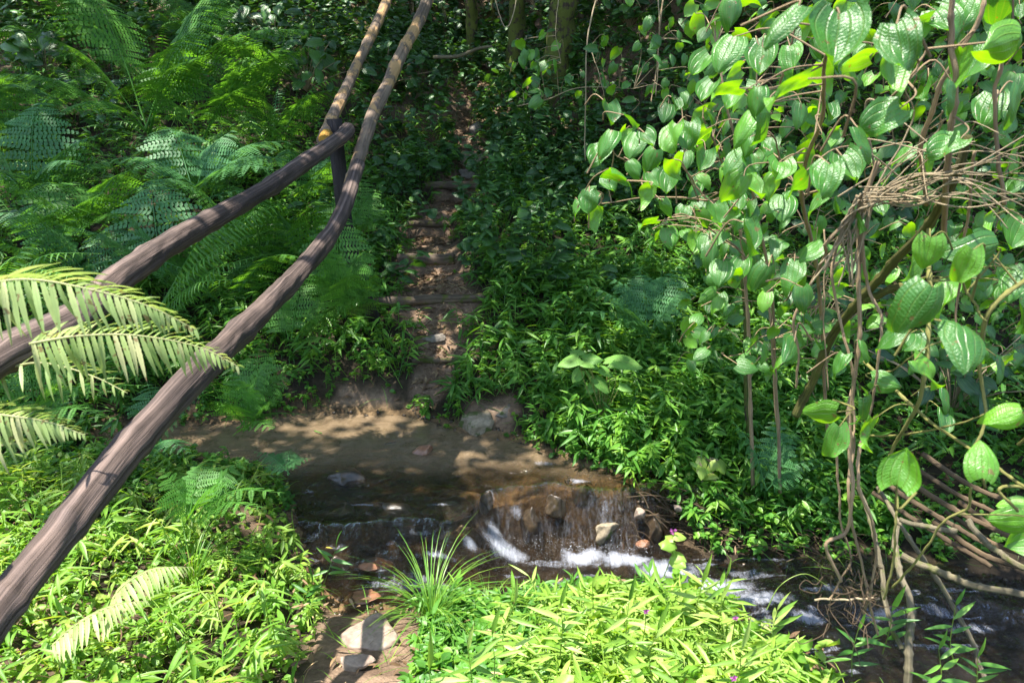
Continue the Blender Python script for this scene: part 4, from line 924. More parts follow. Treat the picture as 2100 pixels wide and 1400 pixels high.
# ------------------------------------------------------------------ shrub with heart-shaped leaves on the right
LV = """1500 20 50 270 g;1600 45 150 222 g;1716 80 120 265 g;1845 92 118 290 g;1823 140 80 268 o;1612 185 118 235 b;1561 125 64 268 g;1622 118 54 280 g;1487 104 62 250 g;1437 133 42 215 g
1488 188 62 225 b;1500 208 46 255 g;1549 205 52 265 g;1517 255 68 248 p;1582 250 62 325 m;1433 236 34 235 b;1410 277 50 268 g;1436 281 46 260 b;1460 247 40 262 m;1450 188 42 250 g
1645 236 42 260 m;1805 242 72 190 g;1782 292 74 300 m;1692 366 66 262 g;1742 346 58 290 g;1608 422 50 268 g;1584 392 44 262 b;1594 350 60 250 m;1500 388 64 235 p;1543 387 48 300 p
1507 338 52 230 g;1548 336 42 280 g;1635 382 72 262 m;1674 415 52 235 g;1968 135 66 250 o;1937 42 64 300 g;2050 92 100 195 b;2026 226 62 260 g;2090 222 72 265 m;1936 296 82 175 g
2078 172 48 255 p;1712 20 52 230 b;1648 40 46 265 b;1237 289 52 250 g;1297 295 46 260 g;1331 286 40 300 g;1224 316 42 240 g;1277 281 36 250 b;1375 281 62 248 p;1270 350 52 285 m
1301 342 42 300 g;1250 377 38 300 g;1207 415 46 268 g;1210 440 42 268 b;1182 426 32 262 m;1203 399 36 200 g;1324 397 44 250 b;1345 370 42 300 g;1386 340 46 300 b;1336 330 40 250 m
1371 373 46 265 g;1368 430 42 300 p;1328 457 36 230 b;1374 486 44 280 p;1406 476 30 290 p;1352 486 30 255 b;1368 228 38 255 s;1385 215 36 250 s;1294 248 42 280 s;1250 235 40 270 s
1534 490 60 262 m;1480 556 46 262 g;1518 556 42 265 g;1564 574 52 250 s;1626 562 52 262 g;1634 580 42 262 b;1608 641 38 262 b;1464 514 36 262 s;1561 480 32 225 m;1662 510 54 185 g
1652 614 52 280 s;1780 720 46 270 m;1719 748 56 255 g;1820 698 62 200 g;1628 718 56 215 s;1635 690 40 235 s;1580 300 40 270 g;1530 300 40 250 g;1650 330 44 275 b;1700 300 50 240 s
1750 120 60 200 b;1880 60 60 230 b;1990 20 60 250 g;1960 200 60 280 s;1900 180 50 240 m;1850 320 46 200 g;1760 460 46 240 s;1600 500 40 250 s;1440 330 40 250 m;1420 390 36 270 g
1470 440 42 280 m;1530 440 40 240 s;1400 440 34 260 g;1560 520 36 270 s;1700 230 50 250 s;1680 150 60 300 b;2000 130 60 230 g;2060 20 60 280 m;1500 150 40 200 b;1540 160 44 240 s"""
LV2 = """1903 520 84 262 l;1872 552 54 225 l;1985 547 92 262 l;1813 560 40 215 b;1890 640 150 250 d;1987 705 138 255 d;1903 765 64 300 l;1720 750 10 255 g;1682 850 64 200 l;1793 832 66 340 s
1718 907 68 262 l;1779 888 62 270 y;1849 956 100 92 l;2015 942 94 98 l;2064 858 84 200 l;1816 786 56 350 p;1947 822 46 262 s;1945 860 46 250 s;2079 582 56 262 g;2014 528 74 200 s
2014 500 58 340 s;2072 1070 60 190 l;2092 1108 55 200 l;2080 1040 46 170 l;2100 650 70 250 s;1940 600 60 260 l;2060 760 50 240 s;1860 700 50 230 s;2085 480 60 250 m"""
def parse(s):
    return [(float(a), float(b_), float(c), float(d_), e) for a, b_, c, d_, e in (q.split() for q in s.replace('\n', ';').split(';') if q.strip())]
def hearts(mb, lst, sz=0.087, zr=(1.0, 3.0), seed=0, tmpl=HEARTS):
    rs = np.random.default_rng(seed); out = []
    for px, py, s_, ang, ty in lst:
        real = sz * .80 * rs.uniform(.75, 1.15); Z = float(np.clip(real * FPX / s_, *zr)); ln = min(s_, 120) * Z / FPX * rs.uniform(.72, .95) * (1.28 if s_ < 75 else 1.0)
        a = R(ang); D = np.array([math.cos(a), -0.18, math.sin(a)])
        nn = {'g': (-.22, -.62, .80), 'p': (.05, -.75, .6), 'm': (.45, -.75, .25), 's': (.5, -.6, .5), 'b': (-.25, .85, .45), 'o': (.3, .9, .2), 'l': (-.3, -.85, .35), 'd': (.3, -.9, .5), 'y': (-.2, .8, .4)}[ty]
        nn = np.array(nn)
        if ty in 'gp':
            vw = nrm(np.array([0, 0, CAMZ]) - P(px, py, Z)); hh = nrm(vw + SUN); nn = hh + (.16 if ty == 'g' else .34) * rs.normal(size=3)
        else: nn = nn + .34 * rs.normal(size=3)
        # the leaf lies in the plane of its normal and points where asked
        nn = nrm(nn); D = nrm(D - nn * np.dot(D, nn)) * 1.0
        X, Y, Z_ = frames(D[None], nn[None]); c = P(px, py, Z); base = c - D * ln * .5
        w_ = ln * rs.uniform(.92, 1.12) * (0.62 if s_ > 105 and ang < 240 else 1)
        rv = {'g': .35, 'p': .75, 'm': .5, 's': .1, 'b': .95, 'o': .7, 'l': .85, 'd': .15, 'y': 1.0}[ty] + rs.normal(0, .12)
        tl = tmpl if isinstance(tmpl, tuple) else tmpl[rs.integers(len(tmpl))]
        mb.inst(tl, base[None], X, Y, Z_, np.array([[w_, ln, ln]]), np.array([np.clip(rv, 0, 1)]))
        out.append((base, D, Z))
    return out
def petioles(mb, leaves, branches, seed=0, mx=0.5):
    rs = np.random.default_rng(seed); allp = np.concatenate([b_ for b_ in branches])
    for base, D, Z in leaves:
        dd = np.linalg.norm(allp - base, axis=1) + np.where(allp[:, 2] > base[2] + .05, .12, 0); k = int(np.argmin(dd)); t_ = allp[k]
        if dd[k] > mx:   # a twig of its own that runs down and back into the shrub
            t_ = base + np.array([rs.uniform(-.07, .1), rs.uniform(.05, .14), -rs.uniform(.0, .12)])
        m_ = base - D * .03 + (t_ - base) * .35 + rs.normal(0, .008, 3)
        pts = spline([base, m_, t_], 10); mb.tube(pts, np.linspace(.0013, .0024, 10), 5, rs.random(), cap=False)
def stems(mb, lst, seed=0, sides=7, root=None, mat='vine'):
    out = []; rs = np.random.default_rng(seed)
    for pz, r0, r1 in lst:
        if root is not None: mb = MB()
        pts = spline([P(*a) for a in pz], max(24, len(pz) * 12)); L = np.linspace(0, 1, len(pts))
        pts = pts + min(.02, .0075 * pz[0][2]) * np.stack([fbm(L * 8 + rs.random() * 9, L * 0, 3, int(rs.integers(99))), fbm(L * 8, L * 0 + 3, 3, int(rs.integers(99))), 0 * L], 1)
        rad = np.interp(L, [0, 1], [r0, r1]) * (1 + .3 * (np.abs((L * len(pz) * 2.3) % 1 - .5) < .06))
        mb.tube(pts, rad, sides, float(rs.random()), .12); out.append(pts)
        if root is not None: mb.build('stem', M[mat], root)
    return out
sh = thing('heart_leaved_shrub', ghit(1650, 1000), 'large sunlit shrub with glossy heart-shaped leaves on brown stems filling the upper right', 'shrub')
b = MB()
br = stems(b, [([(1600,1010,4.0),(1590,760,3.6),(1580,600,3.2),(1548,420,2.9),(1510,290,2.7),(1475,150,2.6),(1470,90,2.6)], .009, .003),
    ([(1545,1000,4.1),(1535,700,3.7),(1520,480,3.4),(1480,330,3.0),(1440,240,2.8)], .011, .003),
    ([(1700,900,3.6),(1680,600,2.8),(1645,400,2.2),(1680,250,1.8),(1690,140,1.6),(1725,60,1.4)], .008, .003),
    ([(1650,400,2.25),(1720,370,1.9),(1780,250,1.6),(1860,170,1.4),(1900,100,1.35)], .004, .002),
    ([(1560,450,3.0),(1450,412,2.8),(1330,405,2.7),(1235,418,2.6)], .005, .002),
    ([(1560,560,3.2),(1500,500,3.0),(1400,440,2.8),(1340,470,2.7)], .005, .002),
    ([(1330,405,2.7),(1290,340,2.7),(1240,300,2.6)], .003, .0015), ([(1290,340,2.7),(1310,300,2.7),(1340,280,2.7)], .003, .0015),
    ([(1450,412,2.8),(1400,340,2.7),(1375,270,2.6)], .004, .002), ([(1510,290,2.7),(1540,230,2.6),(1560,110,2.5)], .004, .002),
    ([(1510,290,2.7),(1590,200,2.3),(1620,100,2.1),(1640,20,2.0)], .005, .002), ([(1645,400,2.2),(1600,330,2.2),(1590,280,2.1)], .004, .002),
    ([(1580,600,3.2),(1540,540,3.0),(1490,540,3.0)], .004, .002), ([(1600,640,3.2),(1640,560,2.8),(1665,500,2.7)], .004, .002),
    ([(1935,500,1.9),(1945,330,1.6),(1960,200,1.5),(1950,80,1.45),(1960,-60,1.4)], .007, .005), ([(2060,420,1.7),(2040,200,1.6),(2080,60,1.5)], .005, .003),
    ([(1480,330,3.0),(1430,300,2.9),(1400,250,2.8)], .003, .0015)], 5, 7, sh)
lm = MB(); lv = hearts(lm, parse(LV), seed=4); petioles(b, lv, br, 3, .22)
# the leaves that fill the shrub behind its outer ones
rs = np.random.default_rng(77); ex = []
for k in range(680):
    ex.append((rs.uniform(1400, 2130), rs.uniform(0, 760), rs.uniform(18, 38), rs.normal(262, 45), rs.choice(list('gggpmsbb'))))
lv = hearts(lm, ex, sz=.082, zr=(2.6, 4.2), seed=9, tmpl=HEARTS_S); petioles(b, lv, br, 5, .3)
b.build('twigs', M['vine'], sh); lm.build('leaves', M['heart'], sh)
cl2 = thing('climber', ghit(2000, 1180), 'climber with broad round leaves hanging low at the right edge over the dark stream', 'climbing plant')
b = MB()
br = stems(b, [([(1906,470,1.9),(1905,640,1.8),(1895,780,1.8),(1860,870,1.9),(1825,930,2.0),(1800,1010,2.0)], .006, .004),
    ([(1770,740,2.2),(1840,800,2.0),(1900,860,1.9),(1990,920,1.7),(2060,970,1.6),(2120,1010,1.5)], .005, .003),
    ([(1780,892,2.1),(1840,892,2.0),(1960,870,1.8),(2030,845,1.7)], .003, .002),
    ([(2120,560,1.5),(2030,640,1.5),(2010,760,1.6),(2020,860,1.6),(1990,940,1.6)], .005, .003),
    ([(1860,690,2.0),(1895,700,1.9),(1880,720,1.9),(1830,760,2.0)], .003, .002),
    ([(1841,1010,1.8),(1835,1080,1.8),(1832,1150,1.85),(1815,1230,1.9)], .003, .003),
    ([(1993,1000,1.7),(1985,1040,1.75),(1930,1075,1.8),(1880,1150,1.9),(1830,1205,2.0)], .003, .003),
    ([(2130,1000,1.6),(2050,1000,1.6),(2090,1050,1.6)], .004, .003), ([(1985,600,1.5),(2020,660,1.5)], .003, .002)], 8, 7, cl2, 'vine_green')
lm = MB(); lv = hearts(lm, [q for q in parse(LV2) if q[2] > 20], sz=.093, zr=(1.0, 2.4), seed=14); petioles(b, lv, br, 4, .25)
b.build('twigs', M['vine_green'], cl2); lm.build('leaves', M['heart'], cl2)

# hanging creeper leaves right of the path, upper centre
hc = thing('leafy_creeper', ghit(1380, 300), 'creeper with hanging pointed leaves on thin twigs right of the top of the path', 'creeper')
b = MB(); br = stems(b, [([(1230,-30,5.2),(1205,80,5.2),(1200,190,5.3),(1200,330,5.5)], .006, .004), ([(1210,90,5.2),(1230,160,5.2),(1242,215,5.3)], .003, .002),
    ([(1060,218,5.3),(1120,205,5.2),(1190,180,5.2),(1300,182,5.1)], .004, .002), ([(1350,-20,5.4),(1352,80,5.4),(1345,200,5.5)], .005, .003),
    ([(1145,0,5.4),(1140,60,5.4),(1150,130,5.5)], .003, .002), ([(1060,-20,5.5),(1050,40,5.5),(1035,55,5.5),(1020,20,5.5),(1015,-10,5.5)], .004, .003)], 9, 7, hc, 'twig')
lm = MB(); rs = np.random.default_rng(5); ex = []
for cx, cy_, sx, sy_, n in ((1100,150,40,45,30),(1260,50,50,50,12),(1340,100,50,70,22),(1200,170,80,25,10),(1430,160,50,90,14)):
    ex += [(rs.normal(cx, sx), rs.normal(cy_, sy_), rs.uniform(13, 26), rs.normal(268, 40), rs.choice(list('mmssb'))) for _ in range(n)]
lv = hearts(lm, ex, sz=.085, zr=(4.9, 5.8), seed=19, tmpl=HEART_S); petioles(b, lv, br, 8, .35)
b.build('twigs', M['twig'], hc); lm.build('leaves', M['heart'], hc)

# pale big-leaved plant in the middle of the bank
pp = thing('pale_leaved_plant', ghit(1230, 870), 'pale green plant with large flat oval leaves on the bank right of the path', 'plant')
b = MB(); lm = MB(); c0 = P(1235, 860, 4.4)
for px, py, s_, ang in ((1165,740,40,200),(1185,722,28,30),(1215,735,36,20),(1215,748,26,340),(1245,762,26,320),(1290,742,50,350),(1182,772,26,250),(1238,790,34,300),(1215,792,32,230),(1265,748,26,0),(1200,745,26,160),(1255,735,26,40),(1285,795,24,340)):
    Z = 4.35 + rng.uniform(-.08, .08); e = P(px, py, Z); a = R(ang); D = nrm(np.array([math.cos(a), -.2, .5 * math.sin(a)])); ln = s_ * 1.15 * Z / FPX
    X, Y, Z_ = frames(D[None], np.array([[0, -.35, 1.]]) + .1 * rng.normal(size=(1, 3))); lm.inst(HEART, (e - D * ln / 2)[None], X, Y, Z_, np.array([[ln * .95, ln, ln * .5]]), np.array([rng.random()]))
    b.tube(spline([c0, (c0 + e) / 2 + [0, 0.02, .03], e - D * ln / 2], 8), .002, 5, .5, cap=False)
b.build('twigs', M['vine_green'], pp); lm.build('leaves', M['pale_leaf'], pp)

# ------------------------------------------------------------------ vines, sticks, branches
VN = [("tangled tan vine twisting down from the dry tangle, nearest the centre", [(1795,395,1.75),(1700,490,1.8),(1695,520,1.85),(1665,580,1.95),(1628,660,2.0),(1638,730,2.05),(1632,795,2.1)], .0045),
 ("long green-tan vine hanging left of the vertical bundle", [(1760,400,1.8),(1720,500,1.85),(1708,560,1.85),(1718,640,1.9),(1745,740,1.9),(1752,830,1.95),(1748,900,1.95)], .0045),
 ("thickest straight vine of the vertical bundle", [(1800,330,1.75),(1765,430,1.8),(1760,560,1.85),(1762,690,1.9),(1752,800,1.95),(1745,930,2.0),(1748,1010,2.0),(1735,1090,2.05),(1695,1118,2.05),(1725,1190,2.1)], .0065),
 ("pinkish vine bending right then dropping beside the oval leaf", [(1768,480,1.8),(1775,570,1.85),(1805,640,1.85),(1808,690,1.85),(1795,790,1.9),(1780,860,1.95)], .0045),
 ("vine curling into dangling rootlets above the stream", [(1750,800,2.0),(1740,850,2.0),(1748,920,2.05),(1740,1000,2.05),(1752,1100,2.1),(1772,1180,2.15),(1785,1240,2.15),(1800,1300,2.2)], .005),
 ("smooth vine with an S bend right of the thickest vine", [(1778,840,2.0),(1760,930,2.0),(1762,1000,2.0),(1785,1060,2.05),(1797,1130,2.1),(1790,1200,2.15),(1775,1260,2.2)], .005),
 ("thin vine dropping from the round leaf into the rootlets", [(1716,930,2.0),(1718,1010,2.05),(1730,1090,2.1),(1743,1150,2.15),(1720,1200,2.15),(1700,1230,2.15)], .0035),
 ("outer thin vine hanging from the arching dry stems at the far right", [(2000,310,1.6),(1985,420,1.7),(1975,520,1.8),(1960,640,1.9),(1970,760,1.9)], .0035),
 ("thin dark vine in front of the mossy tree bank right of the path", [(1360,0,5.0),(1350,90,5.0),(1345,150,5.0),(1335,210,5.0)], .006),
 ("double green vine hanging behind the vertical bundle", [(1690,470,2.4),(1694,560,2.4),(1690,680,2.45),(1700,800,2.5)], .003)]
for lab, pz, r0 in VN:
    b = MB(); stems(b, [(pz, r0, r0 * .7)], int(pz[0][0]), 8); tag(b.build('hanging_vine', M['vine']), lab, 'vine', 'bare vines hanging on the right')
# fine rootlets at the end of the vines
b = MB(); rs = np.random.default_rng(3)
for k in range(34):
    c0 = P(rs.choice([1705, 1750, 1790]) + rs.normal(0, 14), rs.uniform(1140, 1240), 2.1 + rs.normal(0, .03)); pts = [c0]
    for _ in range(5): pts.append(pts[-1] + rs.normal(0, .022, 3) + [0, 0, -.016])
    b.tube(spline(pts, 16), .0013, 5, rs.random(), cap=False)
tag(b.build('rootlets', M['root']), 'tuft of fine brown rootlets dangling from the vines over the stream', 'roots')
# the dry tangle
dt = thing('dry_tangle', ghit(2000, 900), 'sunlit tangle of dry straw-coloured stems fanning out at the right edge', 'dead branches')
rs = np.random.default_rng(21)
for k in range(26):
    b = MB(); y1 = rs.uniform(270, 470); x1 = rs.uniform(2000, 2250)
    pz = [(1785 + rs.normal(0, 14), 405 + rs.normal(0, 14), 1.72), (1860 + rs.normal(0, 20), 400 + (y1 - 405) * .25 + rs.normal(0, 12), 1.68), (1970, 380 + (y1 - 405) * .6 + rs.normal(0, 34), 1.62 + rs.normal(0, .12)), (x1, y1, 1.55 + rs.normal(0, .1))]
    if k > 18:
        pz = [(1640 + rs.uniform(0, 300), 420 + rs.normal(0, 60), 1.8), (1720 + rs.uniform(0, 200), 330 + rs.normal(0, 60), 1.7), (1850 + rs.uniform(0, 200), 240 + rs.normal(0, 90), 1.6)]
    stems(b, [(pz, rs.uniform(.0015, .0032), .0012)], k, 6); b.build('stem', M['twig'], dt)
for k in range(12):
    b = MB(); x0 = rs.uniform(1760, 1800)
    pz = [(x0, 400 + rs.normal(0, 12), 1.74), (x0 - rs.uniform(10, 50), 460, 1.78), (x0 - rs.uniform(20, 110), 540 + rs.uniform(0, 60), 1.84)]
    stems(b, [(pz, .003, .002)], 50 + k, 6); b.build('stem', M['twig'], dt)
BR = [("leaning_branch", "thick mossy yellow branch leaning from the dark bank up to the dry tangle", [(1630,850,3.1),(1660,790,3.0),(1700,700,2.8),(1760,620,2.5),(1830,540,2.25),(1900,470,2.0),(1950,380,1.8),(1990,280,1.7)], .018, .010, 'moss_branch'),
 ("leaning_branch", "mossy side branch arching right from the leaning mossy branch", [(1775,615,2.45),(1840,590,2.3),(1900,600,2.2),(1960,600,2.1)], .013, .008, 'moss_branch'),
 ("dead_branch", "pale knobbly branch crossing the water to the lower right corner", [(1850,1140,2.5),(1930,1175,2.4),(2000,1200,2.3),(2110,1222,2.2)], .012, .010, 'stick'),
 ("dead_branch", "short pale branch ending in a knob above the crossing branch", [(1845,1065,2.5),(1890,1078,2.45),(1962,1090,2.4)], .008, .009, 'stick'),
 ("dead_branch", "long straight branch slanting from the bank into the water", [(1800,1000,3.0),(1850,1080,2.8),(1930,1200,2.6),(1990,1310,2.45),(2020,1390,2.4)], .008, .008, 'stick'),
 ("dead_branch", "forked pale trunk of a thin shrub standing in the stream", [(1860,1420,2.3),(1865,1330,2.3),(1870,1250,2.35),(1850,1190,2.4),(1835,1130,2.45),(1840,1080,2.5)], .013, .009, 'stick'),
 ("dead_branch", "smooth branch with a pale joint left of the forked trunk", [(1760,1000,2.9),(1790,1080,2.7),(1808,1170,2.5),(1820,1260,2.4),(1850,1330,2.35)], .008, .008, 'stick'),
 ("dead_branch", "branch with a stub end lying right of the arching pink stem", [(1985,1065,2.4),(2020,1110,2.35),(2060,1140,2.3),(2110,1170,2.2)], .010, .009, 'stick'),
 ("bare_stem", "slim brown trunk rising from the bank behind the shrub, left one", [(1535,960,4.3),(1530,760,4.1),(1525,600,4.0),(1500,470,4.0),(1490,380,4.0)], .011, .007, 'moss_trunk'),
 ("bare_stem", "slim crooked brown stem right of the left slim trunk", [(1600,960,4.0),(1585,720,3.8),(1575,600,3.7),(1560,540,3.6)], .008, .005, 'vine'),
 ("twig", "thin horizontal stick caught across the dangling rootlets", [(1670,1227,2.1),(1740,1228,2.1),(1803,1226,2.1)], .003, .003, 'twig'),
 ("twig", "thin forked twig lying on the dark bank above the stream", [(1535,1160,3.9),(1570,1165,3.85),(1630,1145,3.8)], .005, .003, 'stick'),
 ("fallen_branch", "knobbly mossy branch lying across the upper path", [(890,118,8.3),(940,115,8.2),(980,100,8.1),(1010,95,8.1)], .02, .014, 'stick'),
 ("bare_stem", "tall thin yellow stem crossing the shrub near the top", [(1900,420,1.9),(1890,300,1.75),(1935,170,1.6),(2005,40,1.5),(2010,-40,1.5)], .006, .004, 'vine')]
for nm, lab, pz, r0, r1, mt in BR:
    b = MB(); stems(b, [(pz, r0, r1)], int(pz[0][1]), 12)
    if nm == 'leaning_branch' and 0: pass
    tag(b.build(nm, M[mt]), lab, 'stem' if nm == 'bare_stem' else nm.split('_')[-1])
# dark sticks piled under the right bank: one object each
PL = ["lowest brown stick of the pile under the right bank", "brown stick of the pile, second from the water", "longest brown stick across the middle of the pile", "greyish stick across the upper pile", "short brown stick at the top of the pile", "thin stick slanting steeply through the pile", "bent stick at the left end of the pile", "thick mossy stick at the right end of the pile"]
for k, lab in enumerate(PL):
    b = MB(); x0 = 1790 + 25 * k; y0 = 1010 - 32 * (k % 5) + 12 * k
    stems(b, [([(x0, y0, 3.3), (x0 + 110, y0 + 70, 3.1), (x0 + 240, y0 + 150 - 8 * k, 2.9)], .011 + .002 * (k % 3), .009)], 300 + k, 8)
    tag(b.build('fallen_stick', M['root']), lab, 'stick', 'sticks piled under the right bank')

# ------------------------------------------------------------------ grass tufts, sprigs, flowers
def tuft(px, py, z, n, hmin, hmax, label, tips=None, mat='grass', spread=.6):
    c = G(px, py, z); c[2] = float(hs(c[0], c[1])); o = MB(); rs = np.random.default_rng(int(px))
    a = rs.uniform(0, 6.28, n); D = azv(a) * rs.uniform(.1, spread, n)[:, None] + UPV; X, Y, Z = frames(D, UPV - azv(a) * .2 + 0 * D)
    Z = nrm(np.cross(X, Y)); fl = np.einsum('ij,ij->i', Z, azv(a)) > 0; X[fl] *= -1; Z[fl] *= -1
    L = rs.uniform(hmin, hmax, n); o.inst(BLADE, c + azv(a) * rs.uniform(0, .04, n)[:, None], X, Y, Z, np.stack([L * 0 + .13, L, L * rs.uniform(.8, 2.2, n)], 1), RD(n))
    return tag(o.build('grass_tuft', M[mat]), label, 'grass tuft')
tuft(400, 1215, -.2, 60, .18, .42, 'upright tuft of broad grass blades on the near left bank below the fresh green fern', spread=.45)
tuft(885, 1290, -.3, 110, .22, .46, 'large arching grass tuft beside the flat pinkish rock in front of the stream', spread=.8)
tuft(372, 1330, -.05, 14, .15, .32, 'small bright yellow green grass tuft standing in the sunlit weeds', spread=.4, mat='bamboo_lit')
tuft(795, 705, .1, 22, .10, .2, 'small grass clump on the earth bank left of the lowest steps', spread=.25)
tuft(1000, 1210, -.4, 40, .12, .26, 'thin grass tuft at the left foot of the waterfall', spread=.6)
def sprig(px, py, Z, hgt, label, nl=8, ll=.11, mat='bamboo_lit', ang=90, T=LANCE, wf=1.0):
    """one stem seen with its top at the pixel"""
    top = P(px, py, Z); rs = np.random.default_rng(int(px * 3 + py)); a = R(ang)
    base = top - np.array([math.cos(a), rs.uniform(-.2, .2), math.sin(a)]) * hgt
    root = thing('bamboo_grass', base, label, 'grass', 'sprigs of pale bamboo grass in the sun'); s1 = MB(); l1 = MB()
    pts = spline([base, (base + top) / 2 + rs.normal(0, .012, 3), top], 12); s1.tube(pts, np.linspace(.002, .001, 12), 5, .5, cap=False)
    for k in range(nl):
        f = 1 - .75 * k / nl; p = pts[min(11, int(f * 11))]; sgn = 1 if k % 2 else -1
        d_ = np.array([sgn * rs.uniform(.5, 1.0), rs.uniform(-.7, .3), rs.uniform(-.1, .8)]) if k else np.array([.15, -.2, 1.])
        X, Y, Z_ = frames(d_[None], np.array([[0, -.6, 1.]]) + .25 * rs.normal(size=(1, 3))); L = ll * rs.uniform(.7, 1.15)
        l1.inst(T, p[None], X, Y, Z_, np.array([[L * wf, L, L * .8]]), np.array([rs.random()]))
    s1.build('stem', M['stem'], root); l1.build('leaves', M[mat], root)
SP = [(1055,1235,2.2,'tallest pale bamboo grass sprig at the left edge of the thicket'),(1010,1300,2.1,'pale bamboo sprig with a long leaf pointing left'),(1150,1240,2.3,'bamboo sprig just right of the tallest pale one'),
 (1290,1230,2.3,'bamboo sprig in front of the white water, left of the first pink flower'),(1215,1205,2.6,'narrow bamboo sprig overlapping the foot of the waterfall'),(1440,1195,2.6,'bamboo sprig below the white water, right of the pink-flowered stem'),
 (1490,1180,2.7,'spiky bamboo sprig standing against the downstream foam'),(960,1330,2.0,'low bamboo sprig at the bottom left of the thicket'),(1595,1250,2.6,'bamboo sprig at the end of the foam streak'),
 (880,1370,1.9,'bamboo sprig at the bottom edge beside the large grass tuft'),(1350,1290,2.1,'bamboo sprig in the middle of the thicket'),(1480,1230,2.5,'bamboo sprig with upright leaves against the brown water'),(1520,1330,2.1,'broad bamboo sprig at the bottom right of the thicket')]
for px, py, Z, lab in SP: sprig(px, py, Z, .22, lab, wf=.8)
for px, py, Z, lab in [(690,1120,3.1,'green bamboo sprig leaning over the lower left shallows'),(640,1195,2.9,'green bamboo sprig below the one leaning over the shallows'),(1960,1240,2.3,'green bamboo sprig standing in front of the dark water at the right'),(1830,1250,2.3,'green bamboo sprig under the dangling rootlets'),
   (1760,1290,2.3,'long-leaved green sprig left of the forked trunk'),(1925,1330,2.2,'low green sprig near the lower right corner'),(2005,1345,2.3,'small green sprig right of the slanting branch'),(600,1400,2.3,'green bamboo sprig beside the dirt at the bottom')]:
    sprig(px, py, Z, .2, lab, mat='bamboo', ll=.09, ang=70 if px < 800 else 95)
def flower(px, py, Z, label, big=False):
    top = P(px, py, Z); base = top - [0.02, -.02, .20]; root = thing('pink_flower', base, label, 'flower', 'small pink flowers')
    s1 = MB(); s1.tube(spline([base, (base + top) / 2 + [.01, 0, 0], top], 10), .0016, 5, .5, cap=False); s1.build('stem', M['stem'], root)
    f = MB(); n = 5 if not big else 9; a = np.arange(n) * 6.28 / n + .3; D = np.stack([np.cos(a), -.3 + 0 * a, np.sin(a)], 1); X, Y, Z_ = frames(D, np.array([0, -1., .3]) + 0 * D)
    f.inst(OVAL, top + rng.normal(0, .005 if big else .001, (n, 3)), X, Y, Z_, np.full(n, .011), RD(n)); f.build('petals', M['pink'], root)
    if big:
        l1 = MB(); n = 8; a = RD(n) * 6.28; D = azv(a) + UPV * .1; X, Y, Z_ = frames(D, UPV + np.array([0, -.6, 0]) + .2 * rng.normal(size=(n, 3))); pos = top - np.linspace(.02, .11, n)[:, None] * UPV
        l1.inst(HEART_S, pos, X, Y, Z_, rng.uniform(.035, .055, n), .7 + .2 * RD(n)); l1.build('leaves', M['cover_lit'], root)
flower(1383, 1088, 2.5, 'tallest pink flower on a leafy stem in front of the white water', True)
flower(1325, 1252, 2.2, 'pink flower in the bamboo thicket below the tallest one')
flower(1508, 1266, 2.3, 'pink flower against the downstream foam at the right of the thicket')
flower(1505, 1388, 1.9, 'pink flower at the bottom edge of the picture')
b = MB(); pts = spline([P(1572, 1250, 2.5), P(1600, 1200, 2.5), P(1650, 1176, 2.5), P(1697, 1200, 2.5)], 20); b.tube(pts, np.linspace(.002, .001, 20), 5, .7, cap=False); tag(b.build('arching_grass', M['stem']), 'single thin grass blade arching over the dark water', 'grass')

# ------------------------------------------------------------------ slope plants and trees
def bigplant(px, py, n, L, label, mat='heart', T=HEART_S, h=.35, nm='broadleaf_plant', cat='plant', group=None, sx=.25, wf=.9):
    c = ghit(px, py); root = thing(nm, c, label, cat, group); s1 = MB(); l1 = MB(); rs = np.random.default_rng(int(px + py * 3))
    for k in range(n):
        e = c + [rs.normal(0, sx), rs.normal(0, sx * .6) - .1, rs.uniform(.15, 1) * h]; s1.tube(spline([c, (c + e) / 2 + [0, 0, .06], e], 6), .004, 4, .4, cap=False)
        D = np.array([[rs.normal(0, .7), -.5, rs.normal(-.2, .4)]]); X, Y, Z_ = frames(D, np.array([[0, -.6, .8]]) + .3 * rs.normal(size=(1, 3))); l_ = L * rs.uniform(.7, 1.2)
        l1.inst(T, e[None], X, Y, Z_, np.array([[l_ * wf, l_, l_]]), np.array([rs.random()]))
    s1.build('twigs', M['twig'], root); l1.build('leaves', M[mat], root)
for a in [(630,190,34,.16,'broad-leaved plant behind the poles, right of the tall ferns'),(560,110,26,.17,'broad-leaved plant at the top behind the tallest fern'),(790,190,26,.13,'dark glossy plant between the poles and the path top'),
          (100,180,30,.17,'dark broad-leaved plant glimpsed between the left ferns'),(850,60,34,.15,'dark glossy bush above the top of the tan pole'),(1500,300,34,.14,'dark bush in the shade behind the heart-leaved shrub'),
          (1000,50,34,.12,'dark bush closing the path at the top of the picture'),(1110,40,30,.12,'dark bush between the mossy trunks at the top'),(1290,60,34,.12,'dark bush behind the hanging creeper at the top'),(920,90,26,.10,'dark bush left of the path top'),
          (1750,500,34,.13,'dark bush behind the vertical vines'),(1950,850,30,.12,'dark leafy bush behind the low climber'),(1650,750,26,.12,'shaded leafy plant behind the leaning mossy branch'),(560,20,26,.15,'bush with pale flecked leaves at the top edge left of the poles')]:
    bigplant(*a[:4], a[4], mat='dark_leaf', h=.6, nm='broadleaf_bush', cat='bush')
bigplant(915, 345, 7, .17, 'young plant with long upright leaves in the middle of the path', T=OVAL, h=.12, sx=.05, wf=.6, mat='cover')
bigplant(1420, 975, 20, .07, 'bright small heart-leaved plant hanging over the bank right of the waterfall', h=.16, mat='cover_lit', sx=.10)
bigplant(1640, 800, 14, .08, 'cluster of glossy leaves at the foot of the leaning mossy branch', h=.15, mat='heart', sx=.10)
